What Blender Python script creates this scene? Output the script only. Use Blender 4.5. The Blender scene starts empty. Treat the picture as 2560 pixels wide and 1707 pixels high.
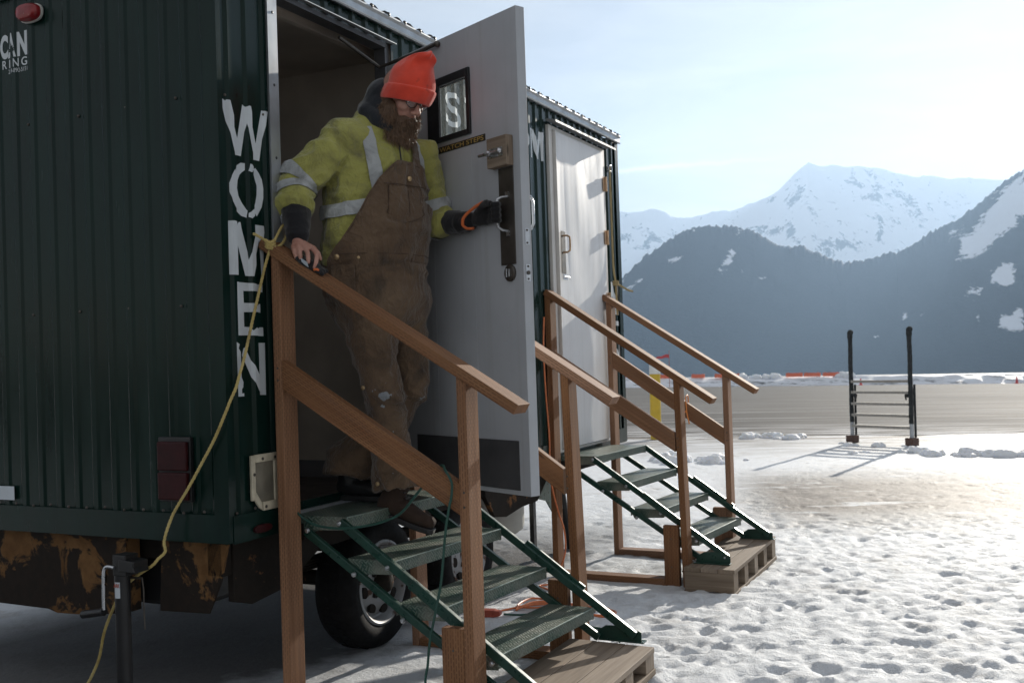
import bpy, bmesh, math, random
import numpy as np
from mathutils import Vector, Matrix, noise as mnoise
sc = bpy.context.scene
C = sc.collection
R_ = math.radians
random.seed(7); rng = np.random.default_rng(11)

# ------------------------------------------------------------------ camera
cam_d = bpy.data.cameras.new('camera'); cam = bpy.data.objects.new('camera', cam_d); C.objects.link(cam)
sc.camera = cam
cam_d.sensor_width = 36.0; cam_d.lens = 36.0; cam_d.clip_start = 0.05; cam_d.clip_end = 30000
HC = 1.19
_up = -np.array([.014, 1, -95.5/2560]); _up /= np.linalg.norm(_up)
_fw = np.array([0, 0, 1.]) - _up[2]*_up; _fw /= np.linalg.norm(_fw)
_rt = np.cross(_fw, _up)
RW = np.array([_rt, _fw, _up])                 # camera axes (right, down, forward) -> world
cam.matrix_world = Matrix(((RW[0][0], -RW[0][1], -RW[0][2], 0), (RW[1][0], -RW[1][1], -RW[1][2], 0),
                           (RW[2][0], -RW[2][1], -RW[2][2], HC), (0, 0, 0, 1)))
cam_d.dof.use_dof = True; cam_d.dof.focus_distance = 4.4; cam_d.dof.aperture_fstop = 6.3

# ------------------------------------------------------------------ sky, sun, exposure
SUN_AZ, SUN_EL = R_(30.0), R_(18.6)            # azimuth measured from +Y towards +X
world = bpy.data.worlds.new('World'); sc.world = world; world.use_nodes = True
wn, wl = world.node_tree.nodes, world.node_tree.links
wn.clear()
w_out = wn.new('ShaderNodeOutputWorld'); w_bg = wn.new('ShaderNodeBackground')
sky = wn.new('ShaderNodeTexSky'); sky.sky_type = 'NISHITA'; sky.sun_disc = False
sky.sun_elevation = SUN_EL; sky.sun_rotation = SUN_AZ
sky.altitude = 100; sky.air_density = 0.8; sky.dust_density = 0.4; sky.ozone_density = 2.0
w_bg.inputs['Strength'].default_value = 0.05
w_tc = wn.new('ShaderNodeTexCoord')
w_map = wn.new('ShaderNodeMapping'); w_map.inputs['Scale'].default_value = (1.6, 3.0, 9.0)
w_map.inputs['Rotation'].default_value = (0.0, R_(-14), 0.0)
wl.new(w_tc.outputs['Generated'], w_map.inputs['Vector'])
w_n = wn.new('ShaderNodeTexNoise'); w_n.inputs['Scale'].default_value = 2.2; w_n.inputs['Detail'].default_value = 7
w_n.inputs['Roughness'].default_value = .58; w_n.inputs['Distortion'].default_value = .5
wl.new(w_map.outputs['Vector'], w_n.inputs['Vector'])
w_r = wn.new('ShaderNodeMapRange'); w_r.inputs['From Min'].default_value = .42; w_r.inputs['From Max'].default_value = .72
w_r.inputs['To Min'].default_value = .0; w_r.inputs['To Max'].default_value = 1.0
wl.new(w_n.outputs['Fac'], w_r.inputs['Value'])
w_mul = wn.new('ShaderNodeMix'); w_mul.data_type = 'RGBA'
w_hsv = wn.new('ShaderNodeHueSaturation'); w_hsv.inputs['Saturation'].default_value = .45; w_hsv.inputs['Value'].default_value = 1.18
w_veil = wn.new('ShaderNodeMix'); w_veil.data_type = 'RGBA'; w_veil.inputs[0].default_value = .62; w_veil.inputs[7].default_value = (7.7, 7.5, 7.2, 1)   # thin high cloud veil
wl.new(sky.outputs['Color'], w_veil.inputs[6])
wl.new(w_veil.outputs[2], w_hsv.inputs['Color'])
wl.new(w_r.outputs['Result'], w_mul.inputs[0]); wl.new(w_veil.outputs[2], w_mul.inputs[6]); wl.new(w_hsv.outputs['Color'], w_mul.inputs[7])
# condensation trail, a thin band of the sky above the ridge
def wmath(op, a, b=None, c=None):
    n = wn.new('ShaderNodeMath'); n.operation = op
    for i, x in enumerate((a, b, c)):
        if x is None: continue
        if isinstance(x, (int, float)): n.inputs[i].default_value = x
        else: wl.new(x, n.inputs[i])
    return n.outputs[0]
w_sep = wn.new('ShaderNodeSeparateXYZ'); wl.new(w_tc.outputs['Generated'], w_sep.inputs[0])
gx = wmath('DIVIDE', w_sep.outputs[0], wmath('MAXIMUM', w_sep.outputs[1], .05))
gz = wmath('DIVIDE', w_sep.outputs[2], wmath('MAXIMUM', w_sep.outputs[1], .05))
w_tn = wn.new('ShaderNodeTexNoise'); w_tn.inputs['Scale'].default_value = 60; wl.new(w_tc.outputs['Generated'], w_tn.inputs['Vector'])
line = wmath('SUBTRACT', wmath('ADD', gz, wmath('MULTIPLY', w_tn.outputs['Fac'], .006)), wmath('ADD', wmath('MULTIPLY_ADD', gx, .095, .1975), wmath('MULTIPLY', wmath('MULTIPLY', gx, gx), -.09)))
band = wmath('SUBTRACT', 1.0, wmath('DIVIDE', wmath('ABSOLUTE', line), .0035)); band.node.use_clamp = True
endf = wmath('SUBTRACT', 1.0, wmath('DIVIDE', wmath('MAXIMUM', wmath('SUBTRACT', gx, .12), 0), .16)); endf.node.use_clamp = True
trail = wmath('MULTIPLY', wmath('MULTIPLY', band, endf), .42)
w_mix2 = wn.new('ShaderNodeMix'); w_mix2.data_type = 'RGBA'
w_b2 = wn.new('ShaderNodeHueSaturation'); w_b2.inputs['Saturation'].default_value = .3; w_b2.inputs['Value'].default_value = 2.0
wl.new(w_mul.outputs[2], w_b2.inputs['Color'])
wl.new(trail, w_mix2.inputs[0]); wl.new(w_mul.outputs[2], w_mix2.inputs[6]); wl.new(w_b2.outputs['Color'], w_mix2.inputs[7])
wl.new(w_mix2.outputs[2], w_bg.inputs['Color']); wl.new(w_bg.outputs[0], w_out.inputs['Surface'])

sun_d = bpy.data.lights.new('sun', 'SUN'); sun_d.energy = 4.6; sun_d.angle = R_(.53); sun_d.color = (1, .93, .82)
sun = bpy.data.objects.new('sun', sun_d); C.objects.link(sun)
sdir = Vector((math.sin(SUN_AZ)*math.cos(SUN_EL), math.cos(SUN_AZ)*math.cos(SUN_EL), math.sin(SUN_EL)))
sun.rotation_euler = sdir.to_track_quat('Z', 'Y').to_euler(); sun.location = sdir*60
sc.view_settings.view_transform = 'Standard'; sc.view_settings.look = 'None'
sc.view_settings.exposure = 0.78; sc.view_settings.gamma = 1.0

# ------------------------------------------------------------------ the trailer's own axes (it stands a little out of level)
_L = RW @ np.array([1245, -3., 2560]); _L /= np.linalg.norm(_L)
_E = RW @ np.array([-5280, 212., 2560]); _E -= _L*(_E @ _L); _E /= np.linalg.norm(_E)
_N = -_E; _V = np.cross(_N, _L)
FO = np.array([-1.013, 3.680, .623])
F = Matrix(((_N[0], _L[0], _V[0], FO[0]), (_N[1], _L[1], _V[1], FO[1]), (_N[2], _L[2], _V[2], FO[2]), (0, 0, 0, 1)))
I4 = Matrix.Identity(4)
def gv(n, t): return -(FO[2] + _N[2]*n + _L[2]*t)/_V[2]        # ground height in trailer axes

# ------------------------------------------------------------------ helpers
def vnoise(p, seed=0):
    p = np.asarray(p, float); i = np.floor(p).astype(np.int64); f = p - i; f = f*f*(3-2*f)
    def h(a, b, c):
        x = (a*374761393 + b*668265263 + c*2147483647 + seed*974634213) & 0xffffffff
        x = ((x ^ (x >> 13))*1274126177) & 0xffffffff
        return ((x ^ (x >> 16)) & 0xffff)/65535.0
    r = 0
    for dx in (0, 1):
        for dy in (0, 1):
            for dz in (0, 1):
                w = (f[..., 0] if dx else 1-f[..., 0])*(f[..., 1] if dy else 1-f[..., 1])*(f[..., 2] if dz else 1-f[..., 2])
                r = r + w*h(i[..., 0]+dx, i[..., 1]+dy, i[..., 2]+dz)
    return r*2-1
def fbm(p, oct=4, seed=0, gain=.5):
    p = np.asarray(p, float); r = 0; a = 1; s = 0
    for k in range(oct):
        r = r + a*vnoise(p*2**k + 17.3*k, seed+k); s += a; a *= gain
    return r/s

BASE = {}; FRM = {}
def thing(name, label, cat, base=(0, 0, 0), frame=None, group=None):
    o = bpy.data.objects.new(name, None); C.objects.link(o); o.empty_display_size = .1
    frame = F if frame is None else frame
    o.matrix_world = frame @ Matrix.Translation(base)
    BASE[o.name] = Vector(base)
    o['label'] = label; o['category'] = cat
    if group: o['group'] = group
    return o
class MB:
    def __init__(s): s.v = []; s.f = []; s.uv = {}
    def add(s, vs, fs, uvs=None):
        b = len(s.v); s.v += [tuple(map(float, v)) for v in vs]
        for k, f in enumerate(fs):
            s.f.append(tuple(b+i for i in f))
            if uvs: s.uv[len(s.f)-1] = uvs[k]
        return s
    def box(s, a, b):
        x0, y0, z0 = [min(a[i], b[i]) for i in range(3)]; x1, y1, z1 = [max(a[i], b[i]) for i in range(3)]
        return s.add([(x0,y0,z0),(x1,y0,z0),(x1,y1,z0),(x0,y1,z0),(x0,y0,z1),(x1,y0,z1),(x1,y1,z1),(x0,y1,z1)],
                     [(0,3,2,1),(4,5,6,7),(0,1,5,4),(1,2,6,5),(2,3,7,6),(3,0,4,7)])
    def obox(s, o, ax, ay, az):
        o, ax, ay, az = map(Vector, (o, ax, ay, az))
        vs = [o, o+ax, o+ax+ay, o+ay, o+az, o+ax+az, o+ax+ay+az, o+ay+az]
        fs = [(0,3,2,1),(4,5,6,7),(0,1,5,4),(1,2,6,5),(2,3,7,6),(3,0,4,7)]
        if ax.cross(ay).dot(az) < 0: fs = [f[::-1] for f in fs]
        return s.add(vs, fs)
    def board(s, p0, p1, w, t):
        """timber from p0 to p1, section spanned by vectors w and t; uv in metres along / across"""
        p0, p1, w, t = map(Vector, (p0, p1, w, t)); L = (p1-p0).length; r = random.random()*9
        vs = [p0, p0+w, p0+w+t, p0+t, p1, p1+w, p1+w+t, p1+t]
        a, b = w.length, t.length
        def q(x0, w_): return [(r, x0), (r+L, x0), (r+L, x0+w_), (r, x0+w_)]
        fs = [(0,4,5,1),(1,5,6,2),(2,6,7,3),(3,7,4,0),(0,1,2,3),(4,7,6,5)]
        uv = [q(0, a), q(a+.3, b), q(a+b+.6, a), q(2*a+b+.9, b), [(r,0),(r,a),(r+b,a),(r+b,0)], [(r,2),(r+b,2),(r+b,2+a),(r,2+a)]]
        if (p1-p0).cross(w).dot(t) > 0: pass
        else:
            fs = [f[::-1] for f in fs]; uv = [u[::-1] for u in uv]
        # outward orientation check on the first face
        c = sum(vs, Vector())/8; f0 = fs[0]; nrm = (vs[f0[1]]-vs[f0[0]]).cross(vs[f0[2]]-vs[f0[0]])
        if nrm.dot(vs[f0[0]]-c) < 0: fs = [f[::-1] for f in fs]; uv = [u[::-1] for u in uv]
        return s.add(vs, fs, uv)
    def tube(s, pts, r, seg=10, cap=True, closed=False):
        pts = [Vector(p) for p in pts]; n = len(pts); rr = r if isinstance(r, (list, tuple)) else [r]*n
        ref = None; rings = []
        for i, p in enumerate(pts):
            if closed: d = pts[(i+1) % n]-pts[i-1]
            else: d = pts[min(i+1, n-1)]-pts[max(i-1, 0)]
            d.normalize()
            if ref is None:
                ref = Vector((0, 0, 1)) if abs(d.z) < .9 else Vector((1, 0, 0))
            ref = (ref - d*ref.dot(d)).normalized(); b = d.cross(ref)
            rings.append([p+(ref*math.cos(2*math.pi*k/seg)+b*math.sin(2*math.pi*k/seg))*rr[i] for k in range(seg)])
        vs = [v for g in rings for v in g]; fs = []
        m = n if closed else n-1
        for i in range(m):
            j = (i+1) % n
            for k in range(seg):
                fs.append((i*seg+k, i*seg+(k+1) % seg, j*seg+(k+1) % seg, j*seg+k))
        if cap and not closed:
            fs.append(tuple(range(seg))[::-1]); fs.append(tuple((n-1)*seg+k for k in range(seg)))
        return s.add(vs, fs)
    def cyl(s, p0, p1, r, seg=16): return s.tube([p0, p1], r, seg)
    def lathe(s, o, axis, prof, seg=32, ref=None):
        o, ax = Vector(o), Vector(axis).normalized()
        u = Vector(ref) if ref else (Vector((0, 0, 1)) if abs(ax.z) < .9 else Vector((1, 0, 0)))
        u = (u-ax*u.dot(ax)).normalized(); w = ax.cross(u); vs = []; fs = []; n = len(prof)
        for k in range(seg):
            a = 2*math.pi*k/seg; d = u*math.cos(a)+w*math.sin(a)
            for (r, h) in prof: vs.append(o+d*r+ax*h)
        for k in range(seg):
            j = (k+1) % seg
            for i in range(n-1): fs.append((k*n+i, j*n+i, j*n+i+1, k*n+i+1))
        return s.add(vs, fs)
    def prism(s, poly, o, ux, uy, ext):
        """polygon (2-D) in plane o + a*ux + b*uy, thick along ext"""
        o, ux, uy, ext = map(Vector, (o, ux, uy, ext)); n = len(poly)
        vs = [o+ux*a+uy*b for a, b in poly]+[o+ux*a+uy*b+ext for a, b in poly]
        fs = [tuple(range(n))[::-1], tuple(range(n, 2*n))]+[(i, (i+1) % n, n+(i+1) % n, n+i) for i in range(n)]
        return s.add(vs, fs)
    def ball(s, c, rad, ax=None, seg=14, ring=9):
        c = Vector(c); ax = ax or (Vector((1,0,0)), Vector((0,1,0)), Vector((0,0,1)))
        rad = rad if isinstance(rad, (tuple, list)) else (rad,)*3
        vs = []; fs = []
        for i in range(ring+1):
            th = math.pi*i/ring
            for k in range(seg):
                ph = 2*math.pi*k/seg
                vs.append(c+ax[0]*rad[0]*math.sin(th)*math.cos(ph)+ax[1]*rad[1]*math.sin(th)*math.sin(ph)+ax[2]*rad[2]*math.cos(th))
        for i in range(ring):
            for k in range(seg): fs.append((i*seg+k, (i+1)*seg+k, (i+1)*seg+(k+1) % seg, i*seg+(k+1) % seg))
        return s.add(vs, fs)
    def loft(s, st, ref, seg=28, close=True, flat=False):
        """st: list of (centre, a, b, axis) elliptical stations; ref gives the a-direction; rounded ends"""
        ref = Vector(ref); full = []
        cs = [Vector(x[0]) for x in st]
        for i, (c, a, b) in enumerate([(cs[i], x[1], x[2]) for i, x in enumerate(st)]):
            d = (cs[min(i+1, len(cs)-1)]-cs[max(i-1, 0)]).normalized(); full.append((c, a, b, d))
        if close:
            c, a, b, d = full[0]; r = min(a, b)
            pre = [(c-d*r*math.sin(q)*.6, a*math.cos(q), b*math.cos(q), d) for q in (1.5, 1.1, .6)]
            c, a, b, d = full[-1]; r = min(a, b)
            post = [(c+d*r*math.sin(q)*.6, a*math.cos(q), b*math.cos(q), d) for q in (.6, 1.1, 1.5)]
            full = pre+full+([] if flat else post)
        vs = []; fs = []
        for c, a, b, d in full:
            u = (ref-d*ref.dot(d)).normalized(); w = d.cross(u)
            for k in range(seg):
                q = 2*math.pi*k/seg; vs.append(c+u*a*math.cos(q)+w*b*math.sin(q))
        n = len(full)
        for i in range(n-1):
            for k in range(seg): fs.append((i*seg+k, i*seg+(k+1) % seg, (i+1)*seg+(k+1) % seg, (i+1)*seg+k))
        fs.append(tuple(range(seg))[::-1]); fs.append(tuple((n-1)*seg+k for k in range(seg)))
        return s.add(vs, fs)
    def pieces(s):
        p = list(range(len(s.v)))
        def find(i):
            while p[i] != i: p[i] = p[p[i]]; i = p[i]
            return i
        for f in s.f:
            for i in f[1:]: p[find(i)] = find(f[0])
        out = {}
        for k, f in enumerate(s.f):
            r = find(f[0])
            if r not in out: out[r] = (MB(), {})
            q, m = out[r]
            for i in f:
                if i not in m: m[i] = len(q.v); q.v.append(s.v[i])
            q.f.append(tuple(m[i] for i in f))
            if k in s.uv: q.uv[len(q.f)-1] = s.uv[k]
        return [q for q, m in out.values()]
    def mesh(s, name, off=(0, 0, 0)):
        me = bpy.data.meshes.new(name); o = Vector(off)
        me.from_pydata([tuple(Vector(v)-o) for v in s.v], [], s.f)
        if s.uv:
            l = me.uv_layers.new(name='UVMap')
            for p in me.polygons:
                if p.index in s.uv:
                    for k, li in enumerate(p.loop_indices): l.data[li].uv = s.uv[p.index][k]
        me.update(); return me
    def build(s, name, mat, parent=None, smooth=False, bevel=0, base=None, frame=None, label=None, cat=None, group=None, kind=None, fix=True, angle=40, split=False):
        if split:
            for q in s.pieces(): r_ = q.build(name, mat, parent, smooth, bevel, base, frame, label, cat, group, kind, fix, angle)
            return r_
        if parent is not None: off = BASE[parent.name]
        else: off = Vector(base or (0, 0, 0))
        me = s.mesh(name, off)
        if fix:
            bm = bmesh.new(); bm.from_mesh(me); bmesh.ops.recalc_face_normals(bm, faces=bm.faces); bm.to_mesh(me); bm.free()
        return link(name, me, mat, parent, off, smooth, bevel, frame, label, cat, group, kind, angle)
def link(name, me, mat, parent=None, off=(0, 0, 0), smooth=False, bevel=0, frame=None, label=None, cat=None, group=None, kind=None, angle=40):
    o = bpy.data.objects.new(name, me); C.objects.link(o); me.name = name
    me.materials.clear(); me.materials.append(mat)
    if parent is not None: o.parent = parent
    else: o.matrix_world = (F if frame is None else frame) @ Matrix.Translation(off)
    BASE[o.name] = Vector(off)
    if smooth:
        me.polygons.foreach_set('use_smooth', [True]*len(me.polygons))
        if angle < 180: me.set_sharp_from_angle(angle=R_(angle))
    if bevel:
        m = o.modifiers.new('bevel', 'BEVEL'); m.width = bevel; m.segments = 2; m.limit_method = 'ANGLE'; m.angle_limit = R_(40)
    if label: o['label'] = label
    if cat: o['category'] = cat
    if group: o['group'] = group
    if kind: o['kind'] = kind
    return o
def dup(o, frame_mat=None, label=None, parent=None):
    c = o.copy(); C.objects.link(c)
    if parent is not None: c.parent = parent
    BASE[c.name] = BASE[o.name]
    for ch in o.children: dup(ch, parent=c)
    if frame_mat is not None: c.matrix_world = frame_mat
    if label: c['label'] = label
    return c
def evaluated(o):
    dg = bpy.context.evaluated_depsgraph_get(); dg.update()
    return bpy.data.meshes.new_from_object(o.evaluated_get(dg), depsgraph=dg)
def text_mb(mb, body, o, ux, uy, width, height, bold=.0, ext=None, center=False):
    """lettering laid into the plane o + x*ux + y*uy, fitted to width x height"""
    cu = bpy.data.curves.new('lettering', 'FONT'); cu.body = body; cu.size = 1; cu.offset = bold; cu.resolution_u = 6
    to = bpy.data.objects.new('lettering', cu); C.objects.link(to)
    me = evaluated(to); bpy.data.objects.remove(to); bpy.data.curves.remove(cu)
    co = np.array([v.co for v in me.vertices]); mn, mx = co.min(0), co.max(0)
    o, ux, uy = map(Vector, (o, ux, uy)); vs = []
    for v in me.vertices:
        a = (v.co.x-mn[0])/(mx[0]-mn[0])*width; b = (v.co.y-mn[1])/(mx[1]-mn[1])*height
        vs.append(o+ux*a+uy*b)
    mb.add(vs, [tuple(p.vertices) for p in me.polygons]); bpy.data.meshes.remove(me)
    return mb
def remesh(mb, voxel, smooth=4, fac=.5):
    me = mb.mesh('shape')
    bm = bmesh.new(); bm.from_mesh(me); bmesh.ops.recalc_face_normals(bm, faces=bm.faces); bm.to_mesh(me); bm.free()
    o = bpy.data.objects.new('shape', me); C.objects.link(o)
    m = o.modifiers.new('r', 'REMESH'); m.mode = 'VOXEL'; m.voxel_size = voxel; m.adaptivity = 0
    if smooth: s = o.modifiers.new('s', 'SMOOTH'); s.iterations = smooth; s.factor = fac
    out = evaluated(o); bpy.data.objects.remove(o); bpy.data.meshes.remove(me)
    return out
def mesh_co(me):
    a = np.empty(len(me.vertices)*3); me.vertices.foreach_get('co', a); return a.reshape(-1, 3)
def set_co(me, a): me.vertices.foreach_set('co', np.ascontiguousarray(a).ravel()); me.update()

# ------------------------------------------------------------------ materials
class Mt:
    def __init__(s, name):
        s.m = bpy.data.materials.new(name); s.m.use_nodes = True; s.nt = s.m.node_tree; s.n = s.nt.nodes; s.l = s.nt.links
        s.b = s.n['Principled BSDF']
        s.tc = s.n.new('ShaderNodeTexCoord'); s.geo = s.n.new('ShaderNodeNewGeometry')
    def set(s, **k):
        for a, v in k.items():
            key = {'color': 'Base Color', 'rough': 'Roughness', 'metal': 'Metallic', 'spec': 'Specular IOR Level', 'sss': 'Subsurface Weight', 'coat': 'Coat Weight', 'sheen': 'Sheen Weight'}[a]
            s.put(s.b.inputs[key], v)
        return s
    def put(s, inp, v):
        if isinstance(v, bpy.types.NodeSocket): s.l.new(v, inp)
        elif isinstance(v, (tuple, list)) and len(v) == 3 and inp.type == 'RGBA': inp.default_value = (*v, 1)
        else: inp.default_value = v
    def map(s, src='Object', scale=(1, 1, 1), rot=(0, 0, 0), loc=(0, 0, 0)):
        m = s.n.new('ShaderNodeMapping'); m.inputs['Scale'].default_value = scale; m.inputs['Rotation'].default_value = rot; m.inputs['Location'].default_value = loc
        s.l.new(s.geo.outputs['Position'] if src == 'World' else s.tc.outputs[src], m.inputs['Vector']); return m.outputs[0]
    def noise(s, vec, scale, detail=4, rough=.55, dist=0):
        n = s.n.new('ShaderNodeTexNoise'); n.inputs['Scale'].default_value = scale; n.inputs['Detail'].default_value = detail
        n.inputs['Roughness'].default_value = rough; n.inputs['Distortion'].default_value = dist; s.l.new(vec, n.inputs['Vector']); return n.outputs['Fac']
    def vor(s, vec, scale, feat='F1'):
        n = s.n.new('ShaderNodeTexVoronoi'); n.feature = feat; n.inputs['Scale'].default_value = scale; s.l.new(vec, n.inputs['Vector']); return n.outputs['Distance']
    def brick(s, vec, bw, rh, mortar, scale=1, off=.5, smooth=.1):
        n = s.n.new('ShaderNodeTexBrick'); n.offset = off; n.inputs['Scale'].default_value = scale; n.inputs['Brick Width'].default_value = bw
        n.inputs['Row Height'].default_value = rh; n.inputs['Mortar Size'].default_value = mortar; n.inputs['Mortar Smooth'].default_value = smooth
        s.l.new(vec, n.inputs['Vector']); return n.outputs['Fac']
    def ramp(s, fac, a, b, lo=0., hi=1.):
        n = s.n.new('ShaderNodeMapRange'); n.inputs['From Min'].default_value = a; n.inputs['From Max'].default_value = b
        n.inputs['To Min'].default_value = lo; n.inputs['To Max'].default_value = hi; s.l.new(fac, n.inputs['Value']); return n.outputs[0]
    def math(s, op, a, b=None, clamp=False):
        n = s.n.new('ShaderNodeMath'); n.operation = op; n.use_clamp = clamp
        s.put(n.inputs[0], a)
        if b is not None: s.put(n.inputs[1], b)
        return n.outputs[0]
    def mix(s, fac, a, b):
        n = s.n.new('ShaderNodeMix'); n.data_type = 'RGBA'; s.put(n.inputs[0], fac); s.put(n.inputs[6], a); s.put(n.inputs[7], b); return n.outputs[2]
    def sep(s, src='Object'):
        n = s.n.new('ShaderNodeSeparateXYZ'); s.l.new(s.geo.outputs['Position'] if src == 'World' else (s.tc.outputs[src] if isinstance(src, str) else src), n.inputs[0]); return n.outputs
    def bump(s, h, strength=.3, dist=.01, normal=None):
        n = s.n.new('ShaderNodeBump'); n.inputs['Strength'].default_value = strength; n.inputs['Distance'].default_value = dist
        s.l.new(h, n.inputs['Height'])
        if normal is not None: s.l.new(normal, n.inputs['Normal'])
        s.l.new(n.outputs[0], s.b.inputs['Normal']); return n.outputs[0]
def plain(name, color, rough=.6, metal=0, var=.25, scale=12, spec=.5, bump=0, bscale=60):
    m = Mt(name); v = m.map(); nz = m.noise(v, scale, 5)
    d = tuple(c*(1-var) for c in color); b = tuple(min(1, c*(1+var)) for c in color)
    m.set(color=m.mix(m.ramp(nz, .3, .7), d, b), rough=m.ramp(m.noise(v, scale*2.3), .3, .7, max(.05, rough-.1), min(1, rough+.1)), metal=metal, spec=spec)
    if bump: m.bump(m.noise(v, bscale, 6), bump, .004)
    return m.m

def mk_green():
    m = Mt('green_painted_sheet'); v = m.map(scale=(3, 3, .6))
    n1 = m.noise(v, 3, 6, .6); n2 = m.noise(m.map(), 90, 3)
    c = m.mix(m.ramp(n1, .35, .7), (.0026, .0135, .0105), (.005, .022, .0175))
    z = m.sep()[2]
    grime = m.math('MULTIPLY', m.ramp(z, .55, .0), m.ramp(m.noise(m.map(scale=(9, 9, 1.2)), 2.2, 6), .42, .68))
    c = m.mix(m.math('MULTIPLY', grime, .55), c, (.022, .021, .017))
    spots = m.ramp(m.vor(m.map(), 31), .035, .02)
    c = m.mix(m.math('MULTIPLY', spots, m.ramp(m.noise(m.map(), 1.7), .5, .6)), c, (.10, .12, .11))
    m.set(color=c, rough=m.ramp(n1, .3, .7, .14, .28), spec=.2)
    m.bump(m.noise(m.map(scale=(1, 1, .35)), 7, 3), .10, .012)
    return m.m
def mk_wood(name, lo, hi, inc=1.0):
    m = Mt(name); uv = m.tc.outputs['UV']
    g1 = m.noise(m.map('UV', scale=(2.2, 55, 1)), 1, 6, .6, .3); g2 = m.noise(m.map('UV', scale=(1.1, 9, 1)), 1.5, 4)
    c = m.mix(m.ramp(g1, .3, .72), lo, hi)
    c = m.mix(m.ramp(g2, .4, .75, 0, .5), c, tuple(x*.62 for x in lo))
    kn = m.ramp(m.vor(m.map('UV', scale=(3.1, 12, 1)), 1.0), .10, .05)
    c = m.mix(m.math('MULTIPLY', kn, .75), c, tuple(x*.28 for x in lo))
    cuts = m.math('SUBTRACT', 1., m.brick(uv, .026, .0100, .0039, 1, .5, .2))
    pat = m.math('MULTIPLY', cuts, m.ramp(m.noise(m.map('UV', scale=(1.5, 3, 1)), 3), .35, .55, .15, 1.0))
    c = m.mix(m.math('MULTIPLY', pat, .62*inc), c, tuple(x*.22 for x in lo))
    oi = m.n.new('ShaderNodeObjectInfo'); hv = m.n.new('ShaderNodeHueSaturation'); m.put(hv.inputs['Value'], m.ramp(oi.outputs['Random'], 0, 1, .74, 1.16)); m.put(hv.inputs['Saturation'], m.ramp(oi.outputs['Random'], 0, 1, 1.08, .86)); m.l.new(c, hv.inputs['Color']); c = hv.outputs[0]
    wt = m.ramp(m.noise(m.map('UV', scale=(.9, 6, 1), loc=(3, 7, 0)), 2.2, 6, .65), .55, .72, 0, .45); c = m.mix(wt, c, tuple(x*.5+.04 for x in lo))
    m.set(color=c, rough=.72, spec=.25)
    m.bump(m.math('SUBTRACT', m.math('MULTIPLY', g1, .5), m.math('MULTIPLY', pat, inc)), .35, .0016)
    return m.m
def mk_tread():
    m = Mt('green_diamond_plate'); v = m.map('UV')
    a = m.math('SUBTRACT', 1., m.brick(m.map('UV', rot=(0, 0, R_(45))), .044, .011, .0038, 1, .5, .5))
    b = m.math('SUBTRACT', 1., m.brick(m.map('UV', rot=(0, 0, R_(-45)), loc=(.011, .004, 0)), .044, .011, .0038, 1, .5, .5))
    ck = m.n.new('ShaderNodeTexChecker'); ck.inputs['Scale'].default_value = 1/.022; m.l.new(m.map('UV', rot=(0, 0, R_(45))), ck.inputs['Vector'])
    h = m.n.new('ShaderNodeMix'); m.l.new(ck.outputs['Fac'], h.inputs[0]); m.l.new(a, h.inputs[2]); m.l.new(b, h.inputs[3])
    hh = h.outputs[0]
    wear = m.ramp(m.noise(m.map('UV'), 9, 6), .36, .68)
    c = m.mix(wear, (.016, .060, .044), (.16, .165, .135))
    c = m.mix(m.math('MULTIPLY', hh, .5), c, (.20, .24, .20))
    m.set(color=c, rough=m.ramp(wear, 0, 1, .34, .55), spec=.55, metal=.15)
    m.bump(hh, .75, .003); return m.m
def mk_rust():
    m = Mt('peeling_ochre_paint'); v = m.map()
    n = m.noise(v, 5.5, 8, .62, .6); k = m.ramp(n, .49, .53)
    c = m.mix(k, m.mix(m.noise(v, 30, 4), (.010, .009, .008), (.03, .02, .014)), m.mix(m.ramp(m.noise(v, 17, 5), .35, .7), (.115, .056, .020), (.195, .105, .042)))
    m.set(color=c, rough=.85, spec=.2); m.bump(m.math('ADD', k, m.noise(v, 60, 4)), .5, .003); return m.m
def mk_rust_dark():
    m = Mt('rusty_black_steel'); v = m.map()
    k = m.ramp(m.noise(v, 7, 8, .65, .4), .60, .64)
    c = m.mix(k, m.mix(m.noise(v, 30, 4), (.009, .008, .007), (.026, .019, .014)), m.mix(m.noise(v, 17, 5), (.11, .048, .018), (.22, .105, .042)))
    m.set(color=c, rough=.85, spec=.2); m.bump(m.math('ADD', k, m.noise(v, 60, 4)), .5, .003); return m.m
def mk_rim():
    m = Mt('white_rim_paint'); v = m.map(); k = m.ramp(m.noise(v, 16, 7, .6), .56, .62)
    m.set(color=m.mix(k, (.30, .31, .32), (.06, .027, .014)), rough=.45); return m.m
def mk_door(name, c0, c1, dent=0):
    m = Mt(name); v = m.map()
    n = m.noise(v, 3.2, 6, .6); sp = m.ramp(m.vor(m.map(), 60), .06, .03)
    c = m.mix(m.ramp(n, .3, .75), c0, c1)
    c = m.mix(m.math('MULTIPLY', sp, m.ramp(m.noise(v, 4), .45, .6, 0, .45)), c, (.06, .05, .04))
    st = m.ramp(m.noise(m.map(scale=(30, 30, .8)), 1, 5), .55, .8, 0, .22)
    c = m.mix(st, c, (.22, .19, .16))
    m.set(color=c, rough=.5, spec=.4)
    if dent: m.bump(m.noise(m.map(scale=(1, 3, .6)), 1.2, 2), dent, .06)
    else: m.bump(m.noise(v, 150, 2), .06, .002)
    return m.m
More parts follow.
